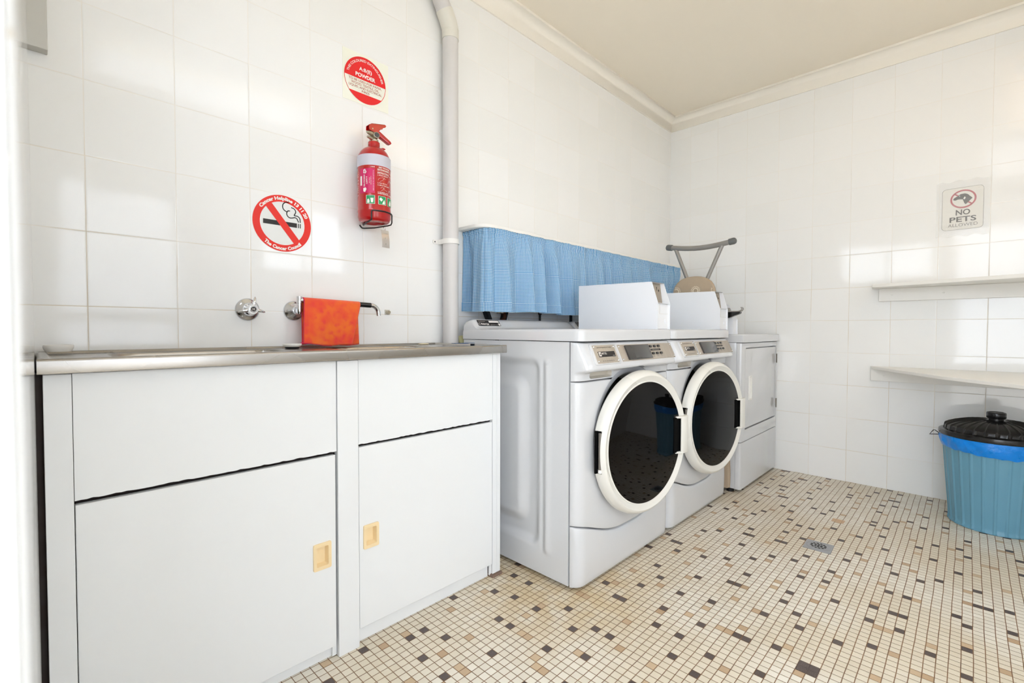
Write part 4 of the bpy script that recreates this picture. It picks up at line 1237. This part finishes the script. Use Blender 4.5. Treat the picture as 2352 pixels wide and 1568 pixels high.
# ------------------------------------------------------------------ coin boxes
def coin_box(x0, label):
    w = .115; z0, yb, yf = .9375, -.298, -.7205
    prof = [(yb, z0), (yb, 1.1515), (-.690, 1.1460), (yf, 1.052), (yf, z0)]
    t = thing('coin_box', label, 'coin box', (x0+w/2, -.5, z0), 'coin boxes on the laundry machines')
    b = MB(); b.prism([(x0, y, z) for y, z in prof], (.0022, 0, 0)); b.prism([(x0+w-.0022, y, z) for y, z in prof], (.0022, 0, 0))
    b.box(x0+.0022, x0+w-.0022, -.690, yb, 1.1445, 1.1460); b.box(x0+.0022, x0+w-.0022, yb-.002, yb, z0, 1.1515)
    b.prism([(x0, y, z) for y, z in ((yb, 1.1496), (-.690, 1.1442), (-.690, 1.1462), (yb, 1.1516))], (w, 0, 0))
    b.prism([(x0+.0022, y, z) for y, z in ((yf, 1.050), (yf, 1.052), (-.678, 1.058), (-.678, 1.056))], (w-.0044, 0, 0))   # ledge under the coin face
    b.build('housing', M['coinp'], t, 0)
    b = MB(); b.box(x0+.0022, x0+w-.0022, -.712, -.70, z0+.001, 1.050); vault = b.build('vault_door', M['coinp'], t, 0)
    b = MB()
    Mf = Matrix.Translation((x0+w*.74, -.712, .972)) @ Matrix.Rotation(R(90), 4, 'X')
    b.lathe([(.0105, 0), (.0105, .003), (.009, .004), (.0, .004)], Mf, 24); b.build('lock', M['coinp'], vault, 40)
    b = MB(); 
    b.box(x0+.031, x0+.032, -.7126, -.7118, 1.006, 1.048); b.box(x0+.031, x0+w-.004, -.7126, -.7118, 1.0055, 1.0062); b.build('panel_seam', M['recess'], vault, 0)
    b = MB(); b.prism([(x0+.0024, y, z) for y, z in ((-.684, 1.056), (-.680, 1.056), (-.668, 1.144), (-.672, 1.144))], (w-.0048, 0, 0)); face = b.build('coin_face', M['coinf'], t, 0)
    b = MB(); b.box(x0+.072, x0+.0745, -.6765, -.668, 1.098, 1.128); b.ball((x0+.090, -.6755, 1.112), .005, .003, .006); b.build('coin_slot', M['ink'], face, 0)
    return t
c1 = coin_box(X1+.576, 'white metal coin box standing on the near washing machine')
dup(c1, c1.location+Vector((X2-X1, 0, 0)), 'white metal coin box on the far washing machine, in front of the ironing board')

# ------------------------------------------------------------------ dryer
def dryer():
    x0, x1, yf, yb = 2.702, 3.388, -.772, -.08
    t = thing('clothes_dryer', 'plain white box dryer with square door in the far tiled corner', 'dryer', ((x0+x1)/2, -.42, 0))
    b = MB(); b.box(x0, x1, yf+.030, yb, .022, .862, .002); b.build('cabinet', M['enamel'], t, 30)
    def fr(z0, z1):
        pts = [(x0, yf+.029), (x0, yf+.012), (x0+.004, yf+.004), (x0+.012, yf), (x1-.012, yf), (x1-.004, yf+.004), (x1, yf+.012), (x1, yf+.029)]
        b = MB(); b.prism([(x, y, z0) for x, y in pts], (0, 0, z1-z0), .0015, 1); return b
    me = fr(.292, .859).mesh()
    # the door is a flush panel edged by grooves above and below
    d0, d1, zb, zt = 2.766, 3.352, .358, .833
    c = MB(); c.box(d0, d1, yf-.01, yf+.024, zb, zt)
    me = bool_cut(me, [c.mesh()]); fp = link('front_panel', me, [M['enamel']], t, 30)
    b = MB(); b.box(d0+.001, d1-.001, yf+.0005, yf+.018, zb+.007, zt-.007, .003, 3); me = b.mesh()
    hx0, hx1, hz0, hz1 = 2.825, 2.872, .522, .664
    c = MB(); c.box(hx0+.004, hx1-.004, yf-.02, yf+.014, hz0+.004, hz1-.004); me = bool_cut(me, [c.mesh()])
    dr = link('door', me, [M['enamel']], t, 30)
    b = MB(); fo = rrect(hx0, hx1, hz0, hz1, .006, 4); fi = rrect(hx0+.006, hx1-.006, hz0+.006, hz1-.006, .004, 4); pi = rrect(hx0+.018, hx1-.006, hz0+.012, hz1-.012, .004, 4)
    lp = [(fo, .0008), (fo, -.0035), (fi, -.0045), (pi, .0125)]
    b.grid(lambda i, j: (lp[j][0][i][0], yf+lp[j][1], lp[j][0][i][1]), len(fo), 4, cu=True); b.flat(pi, lambda u, v: (u, yf+.0125, v))
    b.build('handle', M['whitep'], dr, 30)
    for z in (.748, .450):
        b = MB(); b.tube([(3.366, yf-.002, z-.030), (3.366, yf-.002, z+.030)], .004, 10); b.box(3.358, 3.376, yf-.001, yf+.001, z-.03, z+.03)
        b.build('hinge', M['hinge'], fp, 30)
    b = fr(.020, .2885); b.build('kick_panel', M['enamel'], t, 30)
    b = MB(); b.prism([(x, y, .8635) for x, y in ((x1, yb), (x0-.001, yb), (x0-.001, yf-.004), (x0+.006, yf-.010), (x1-.006, yf-.010), (x1, yf-.004))], (0, 0, .046), .006, 3, 'end'); b.build('lid', M['enamel'], t, 40)
    for x, y in ((x0+.022, yf+.062), (x1-.03, yf+.062), (x0+.022, yb-.05), (x1-.03, yb-.05)):
        b = MB(); b.lathe([(.020, 0), (.020, .016), (.010, .018), (.010, .023)], Matrix.Translation((x, y, 0)), 20, True, True); b.build('foot', M['rubber'], t, 40)
    # coin box of the dryer: a thing of its own
    q = thing('coin_box', 'white metal coin box on the dryer in the far corner, mostly hidden', 'coin box', (2.742, -.5, .91), 'coin boxes on the laundry machines')
    cx0, cw, yy = 2.701, .074, -.722
    pr = [(-.30, .9098), (-.30, 1.085), (-.672, 1.085), (yy, .996), (yy, .9098)]
    b = MB(); b.prism([(cx0, y, z) for y, z in pr], (.002, 0, 0)); b.prism([(cx0+cw-.002, y, z) for y, z in pr], (.002, 0, 0)); b.box(cx0, cx0+cw, -.672, -.30, 1.083, 1.085); b.box(cx0, cx0+cw, -.302, -.30, .91, 1.085)
    b.prism([(cx0+.002, y, z) for y, z in ((yy, .994), (yy, .996), (-.66, 1.002), (-.66, 1.0))], (cw-.004, 0, 0)); b.build('housing', M['coinp'], q, 0)
    b = MB(); b.box(cx0+.002, cx0+cw-.002, -.716, -.706, .9105, .994); b.build('vault_door', M['coinp'], q, 0)
    b = MB(); b.prism([(cx0+.002, y, z) for y, z in ((-.662, 1.002), (-.658, 1.002), (-.640, 1.083), (-.644, 1.083))], (cw-.004, 0, 0)); b.build('coin_face', M['coinf'], q, 0)
dryer()

# ------------------------------------------------------------------ ironing board stored upright between machine and dryer
def ironing_board():
    t = thing('ironing_board', 'folded ironing board with taupe patterned cover standing between machine and dryer', 'ironing board', (2.66, -.5, 0))
    # outline in (y,z): narrow tip up
    def half(z):   # half width
        if z > 1.13: return .128*max(0, 1-((z-1.13)/.122)**2.5)**.4
        return .128+.042*smooth01(1.13, .5, z)*1.0+0.0
    def cy(z): return -.512-.05*(1.13-z) if z < 1.13 else -.512
    zs = [1.2519, 1.2512, 1.2485, 1.244, 1.235, 1.22, 1.20, 1.18, 1.155, 1.13]+[1.13-1.09*k/14 for k in range(1, 15)]+[.036, .033]
    def hw(z): return half(z) if z > .045 else half(.045)-.02*smooth01(.045, .03, z)
    outl = [(cy(z)-hw(z), z) for z in zs]+[(cy(z)+hw(z), z) for z in reversed(zs)]
    xa, xb = 2.640, 2.672
    b = MB(); b.prism([(xa, y, z) for y, z in outl], (xb-xa, 0, 0), .010, 4)
    b.mi = 1
    def rosette(y, z, R1, R2, n):
        for rr, ln in ((R1, .0038), (R2, .0036)):
            for k in range(n):
                a = 2*PI*k/n; yy, zz = y+rr*math.cos(a), z+rr*math.sin(a)
                if abs(yy-cy(zz)) > hw(min(zz, 1.2515))-.012 or zz > 1.236: continue
                du = Vector((math.cos(a), math.sin(a))); dv = Vector((-du.y, du.x))
                b.flat([(yy+du.x*ln*p+dv.x*.0017*q, zz+du.y*ln*p+dv.y*.0017*q) for p, q in ((-1, -.6), (-.5, -1), (.6, -1), (1, -.3), (1, .3), (.6, 1), (-.5, 1), (-1, .6))], lambda u, v: (xa-.0006, u, v))
    for r_ in range(-9, 3):
        for c_ in range(-2, 3):
            rosette(-.528+.118*c_+(.0 if r_ % 2 == 0 else .059), 1.166+.105*r_, .0245, .0150, 18)
    b.build('padded_cover', [M['linen'], M['lprint']], t, 50)
    xt = 2.684
    # folded legs: two tubes converging below, T-foot bar across the top
    fb = [(xt-.006*0, -.338-.385*k/12, 1.447-.004*k/12*2-.020*math.sin(PI*k/12)) for k in range(13)]
    b = MB(); b.tube(fb, .0148, 18); b.build('foot_bar', M['greyt'], t, 60)
    for e, n_ in ((fb[0], fb[1]), (fb[-1], fb[-2])):
        dv = (Vector(e)-Vector(n_)).normalized(); e = Vector(e)
        b = MB(); b.tube([e-dv*.022, e+dv*.004, e+dv*.012, e+dv*.017], [.0185, .019, .016, .009], 18); b.build('foot_cap', M['capg'], t, 60)
    for y0, y1 in ((-.385, -.520), (-.664, -.512)):
        b = MB(); b.tube([(xt, y0, 1.428), (xt, y0+(y1-y0)*.55, 1.24), (xt, y0+(y1-y0)*1.0, 1.08), (xt, y1, .22)], .0112, 16); b.build('leg', M['greyt'], t, 60)
    # iron rest: black gusset carrying a bent chrome wire
    b = MB(); b.prism([(2.652, y, z) for y, z in ((-.655, 1.036), (-.776, 1.036), (-.772, 1.026), (-.716, 1.004), (-.655, 1.000))], (.03, 0, 0), .001, 1)
    rest = b.build('iron_rest', M['black'], t, 0)
    b = MB(); b.prism([(2.650, y, z) for y, z in ((-.706, 1.036), (-.722, 1.036), (-.712, 1.060), (-.706, 1.060))], (.03, 0, 0))
    b.tube([(2.655, -.70, 1.039), (2.655, -.765, 1.039), (2.655, -.778, 1.043), (2.655, -.784, 1.052), (2.655, -.780, 1.060)], .0032, 8)
    b.tube([(2.680, -.70, 1.039), (2.680, -.765, 1.039), (2.680, -.778, 1.043), (2.680, -.784, 1.052), (2.680, -.780, 1.060)], .0032, 8)
    b.tube([(2.655, -.780, 1.060), (2.680, -.780, 1.060)], .0032, 8); b.build('rest_wire', M['greyt'], rest, 50)
ironing_board()

# ------------------------------------------------------------------ right wall: notice, shelves
def no_pets():
    t = thing('no_pets_sign', 'no pets allowed notice in a clear plastic sleeve on the right wall', 'sign', (L, -1.655, 1.59))
    P = lambda o: (lambda y, z: (L-o, y, z))
    # paper: y decreases to the right in view
    def q(u, v): return (-1.572-.162*u, 1.478+.224*v)
    rr = rrect(0, .162, 0, .224, .018)
    b = MB(); b.flat([(-1.572-u, 1.478+v) for u, v in rr], P(.0012)); b.flat([(-1.572-u, 1.478+v) for u, v in rr], P(.0003))
    pp = b.build('paper', M['paper'], t, 0)
    b = MB(); ri = rrect(.0012, .1608, .0012, .2228, .017)
    b.grid(lambda i, j: P(.0016)(-1.572-(rr, ri)[j][i][0], 1.478+(rr, ri)[j][i][1]), len(rr), 2, cu=True); b.build('border_line', M['dogink'], pp, 0)
    c = (-1.6555, 1.640)
    F = lambda u, v: (L-.0018, c[0]-u, c[1]+v); F2 = lambda u, v: (L-.0022, c[0]-u, c[1]+v)
    b = MB()
    b.grid(lambda i, j: F((.051, .0435)[j]*math.cos(2*PI*i/64), (.049, .0415)[j]*math.sin(2*PI*i/64)), 64, 2, cu=True)
    for a, bb in (((-.035, .032), (-.012, .012)), ((.010, -.010), (.035, -.032))):
        d = (Vector(bb)-Vector(a)).normalized(); n = Vector((-d.y, d.x))*.0035
        b.flat([tuple(Vector(a)+n), tuple(Vector(bb)+n), tuple(Vector(bb)-n), tuple(Vector(a)-n)], F)
    b.build('prohibition_ring', M['maroon'], pp, 0)
    b = MB()
    b.flat([(-.040, .002), (-.036, .009), (-.022, .018), (-.010, .027), (.006, .028), (.018, .022), (.025, .012), (.036, .0), (.030, -.004), (.026, -.012), (.020, -.020), (.010, -.030), (.006, -.026), (.004, -.014), (-.002, -.002), (-.010, -.001), (-.020, .000), (-.030, -.004), (-.036, -.003)], F2)
    b.build('dog_symbol', M['dogink'], pp, 0)
    b = MB()
    b.flat([(.000, .002), (.006, .012), (.010, .004), (.004, -.004)], lambda u, v: (L-.0026, c[0]-u, c[1]+v)); b.flat([(-.018, .017), (-.012, .019), (-.013, .014)], lambda u, v: (L-.0026, c[0]-u, c[1]+v))
    b.build('dog_highlight', M['paper'], pp, 0)
    b = MB()
    for s, z, k, w in (('NO', 1.556, .040, .056), ('PETS', 1.520, .038, .104)): b.text(s, k, lambda u, v, z=z: (L-.0020, -1.6555-u, z+v), .018, width=w)
    b.build('lettering', M['dogink'], pp, 0)
    b = MB(); b.text('ALLOWED', .024, lambda u, v: (L-.0020, -1.6555-u, 1.4945+v), -.012, width=.115); b.build('thin_lettering', M['dogink'], pp, 0)
    rnd = random.Random(4)
    b = MB()
    b.grid(lambda i, j: (L-.0034-.0022*(1+math.sin(i*1.7+j*.9))*.5-.0012*math.sin(j*2.3+i*.4), -1.550-.2075*i/24, 1.443+.296*j/30+(.004*math.sin(i*.8) if j in (0, 30) else 0)), 25, 31)
    b.build('plastic_sleeve', M['sleeve'], t, 180)
no_pets()
def shelf(name, label, board, zt, th, cleat):
    t = thing(name, label, 'shelf', (L, -1.6, cleat[2]))
    b = MB(); b.prism([(x, y, zt-th) for x, y in board], (0, 0, th), .0015, 1); b.build('board', M['shelfp'], t, 0)
    b = MB(); b.box(L-.02, L, cleat[0], cleat[1], cleat[2], cleat[3], .0015); c = b.build('cleat', M['shelfp'], t, 0)
    for y in (cleat[1]-.06, cleat[1]-.28):
        b = MB(); b.ball((L-.0205, y, (cleat[2]+cleat[3])/2), .0012, .0045, .0045); b.build('screw', M['shelfp'], c)
shelf('timber_shelf', 'upper white timber shelf on the right wall below the no pets notice', [(L, -1.272), (3.29, -1.285), (3.255, -1.290), (3.085, -1.885), (3.02, -2.3), (L, -2.3)], 1.197, .019, (-2.3, -1.307, 1.104, 1.1775))
shelf('timber_shelf', 'lower white timber shelf on the right wall above the blue bin', [(L, -1.274), (3.372, -1.276), (2.84, -1.611), (2.585, -1.85), (2.45, -2.3), (L, -2.3)], .7215, .016, (-2.3, -1.2765, .636, .705))

# ------------------------------------------------------------------ bin
def bin_():
    cx, cy, h = 3.10, -1.792, .425
    rb, rt = .155, .188
    t = thing('rubbish_bin', 'ribbed blue plastic bin with black domed lid under the lower shelf', 'bin', (cx, cy, 0))
    T = Matrix.Translation((cx, cy, 0))
    nr = 26
    def rf(r, z, a):
        k = (a*nr/(2*PI)) % 1; w = .5-abs(k-.5)      # 0 at rib centre, .5 between
        rib = 1-smooth01(.08, .16, w)
        fade = smooth01(.012, .03, z)
        fl = .010*math.exp(-((z-.016)/.012)**2)*rib
        return r+.0035*rib*fade*(1-smooth01(.39, .41, z))+fl*.5
    b = MB(); prof = [(0, .006), (rb-.03, .006), (rb-.004, .004), (rb+.002, 0), (rb+.006, .003), (rb+.005, .010), (rb, .018)]+[(rb+(rt-rb)*z/h, z) for z in (.03, .06, .1, .15, .2, .25, .3, .35, .39, .405, h)]
    prof += [(rt-.004, h), (rb-.004, .02)]
    b.lathe(prof, T, 26*14, rf=rf); b.build('bucket', M['binb'], t, 60)
    for sgn in (PI/2+.12, -PI/2+.12):
        p = Vector((cx+math.cos(sgn)*(rt+.010), cy+math.sin(sgn)*(rt+.010), .412)); o = Vector((math.cos(sgn), math.sin(sgn), 0)); s = Vector((-o.y, o.x, 0))
        b = MB(); b.tube([p-s*.010+o*-.004, p+o*.038-s*.006+Vector((0, 0, -.004)), p+o*.024+Vector((0, 0, .020)), p+o*.018+Vector((0, 0, .020)), p+s*.004-o*.006+Vector((0, 0, .0))], .0020, 8); b.build('wire_handle', M['wire'], t, 40)
    b = MB()
    nl = 30
    def rl(r, z, a): return r
    def lidp(i, j):
        lp = [(.196, .424), (.203, .426), (.2045, .434), (.203, .446), (.199, .4485), (.188, .4495), (.185, .452), (.183, .468), (.178, .474), (.15, .4865), (.11, .4985), (.07, .505), (.03, .508), (0, .508)]
        r, z = lp[j]; a = 2*PI*i/240
        k = (a*nl/(2*PI)) % 1; w = .5-abs(k-.5)
        if j >= 6 and r > .05:
            z += .0040*(1-smooth01(.05, .14, w))*min(1, (r-.04)/.05)
            if 6 <= j <= 8: r -= .003*smooth01(.05, .14, w)
        return (cx+r*math.cos(a), cy+r*math.sin(a), z)
    b.grid(lidp, 240, 14, cu=True); lid = b.build('lid', M['black'], t, 50)
    b = MB(); b.lathe([(.026, .505), (.026, .514), (.031, .5165), (.0345, .520), (.0345, .541), (.032, .545), (.028, .5455), (.026, .543), (0, .543)], T, 36); b.build('knob', M['black'], lid, 50)
    # liner folded out over the rim
    g = thing('bin_liner', 'bright blue plastic liner folded over the rim of the blue bin', 'bag', (cx, cy, .36))
    rnd = random.Random(5); ph = [(rnd.uniform(0, 6.28), rnd.randint(5, 31)) for _ in range(8)]
    def lf(i, j):
        a = 2*PI*i/220; v = j/12
        cr = sum(math.sin(a*n+p+v*3*(1 if n % 2 else -1)) for p, n in ph)
        z = .424-.062*v-.006*math.sin(a*2+1)*v+.0015*cr*v*.4
        r = rt+.0125-.010*v+.0012*cr*math.sin(v*PI)+.004*math.sin(v*PI)
        return (cx+r*math.cos(a), cy+r*math.sin(a), z)
    b = MB(); b.grid(lf, 220, 13, cu=True); b.build('cuff', M['bag'], g, 180)
bin_()

# ------------------------------------------------------------------ floor drain
def floor_drain():
    cx, cy = 2.25, -1.243
    t = thing('floor_drain', 'square grey floor drain with round perforated grate in the mosaic', 'drain', (cx, cy, 0))
    h = .0505
    Rz = Matrix.Translation((cx, cy, 0)) @ Matrix.Rotation(R(2), 4, 'Z')
    b = MB(); b.box(-h, h, -h, h, .0005, .004, .001, 1, M=Rz); fr = b.build('surround', M['drain'], t, 0)
    b = MB(); b.lathe([(.0455, .0042), (.0455, .0047), (.043, .0047), (.043, .0042)], Rz, 40)
    b.lathe([(.0425, .0045), (0, .0048)], Rz, 40); gr = b.build('grate', M['drain'], t, 40)
    b = MB()
    for r_, n in ((0, 1), (.0125, 6), (.0255, 12)):
        for k in range(n):
            a = 2*PI*k/n+.26*(n > 6); x, y = r_*math.cos(a), r_*math.sin(a)
            b.flat([(x+.0052*math.cos(R(60*q)), y+.0052*math.sin(R(60*q))) for q in range(6)], lambda u, v: Rz @ Vector((u, v, .0052)))
    b.build('drain_hole', M['hole'], gr, 0)
floor_drain()

# ------------------------------------------------------------------ ceiling lamp by the doorway and an added fill lamp (above the frame)
def ceiling_lamp(cx, cy, label, lm):
    t = thing('fluorescent_lamp', label, 'lamp', (cx, cy, HC), 'fluorescent lamps on the ceiling')
    b = MB(); b.box(cx-.62, cx+.62, cy-.03, cy+.03, HC-.045, HC, .004); b.build('housing', M['trim'], t, 30)
    b = MB(); b.prism([(cx-.60, cy+u, z) for u, z in rrect(-.14, .14, HC-.105, HC-.050, .02, 5)], (1.2, 0, 0)); b.build('diffuser', M[lm], t, 40)
    for x in (cx-.60, cx+.60):
        b = MB(); b.box(x-.012, x+.012, cy-.145, cy+.145, HC-.110, HC-.045, .003); b.build('end_cap', M['trim'], t, 30)
ceiling_lamp(.75, -1.92, 'fluorescent ceiling lamp nearer the doorway', 'lamp')
ceiling_lamp(2.25, -2.0, 'unseen fill lamp added on the ceiling nearer the right wall', 'fillwarm')  # unseen lamp added to fill the right side with warm light

# ------------------------------------------------------------------ light
w = bpy.data.worlds.new('daylight'); SC.world = w; w.use_nodes = True
bg = w.node_tree.nodes['Background']
bg.inputs[0].default_value = (.93, 1.0, 1.12, 1); bg.inputs[1].default_value = 5.0
def portal(name, loc, rot, sx, sy):
    l = bpy.data.lights.new(name, 'AREA'); l.shape = 'RECTANGLE'; l.size = sx; l.size_y = sy; l.cycles.is_portal = True
    o = bpy.data.objects.new(name, l); COL.objects.link(o); o.location = loc; o.rotation_euler = rot
portal('doorway_portal', (-.26, -2.03, 1.02), (0, R(-90), 0), 2.05, .94)
portal('louvre_portal', (-.26, -.95, 1.74), (0, R(-90), 0), .48, .90)
portal('window_portal', (1.75, YF-.13, 1.775), (R(90), 0, 0), .8, .65)
portal('screen_door_portal', (.38, YF-.13, 1.03), (R(90), 0, 0), .8, 2.06)

# ------------------------------------------------------------------ camera
cam = bpy.data.cameras.new('camera'); co = bpy.data.objects.new('camera', cam); COL.objects.link(co)
r_ = Vector((.69760166, -.71648353, .00181087)); u_ = Vector((.01659081, .01868024, .99968785)); f_ = Vector((.71629371, .69735385, -.02491841))
co.matrix_world = Matrix(((r_.x, u_.x, -f_.x, -.110029), (r_.y, u_.y, -f_.y, -1.692582), (r_.z, u_.z, -f_.z, .933657), (0, 0, 0, 1)))
cam.sensor_width = 36; cam.lens = 1078.8586/2352*36; cam.clip_start = .02; cam.clip_end = 100
cam.dof.use_dof = True; cam.dof.focus_distance = 1.75; cam.dof.aperture_fstop = 8.0
SC.camera = co
SC.view_settings.view_transform = 'Standard'; SC.view_settings.look = 'None'; SC.view_settings.gamma = 1; SC.view_settings.use_curve_mapping = False
SC.view_settings.exposure = 0.14
SC.cycles.max_bounces = 7; SC.cycles.diffuse_bounces = 5; SC.cycles.glossy_bounces = 3; SC.cycles.transmission_bounces = 4; SC.cycles.transparent_max_bounces = 6
SC.cycles.use_adaptive_sampling = True; SC.cycles.adaptive_threshold = .15; SC.cycles.use_denoising = True
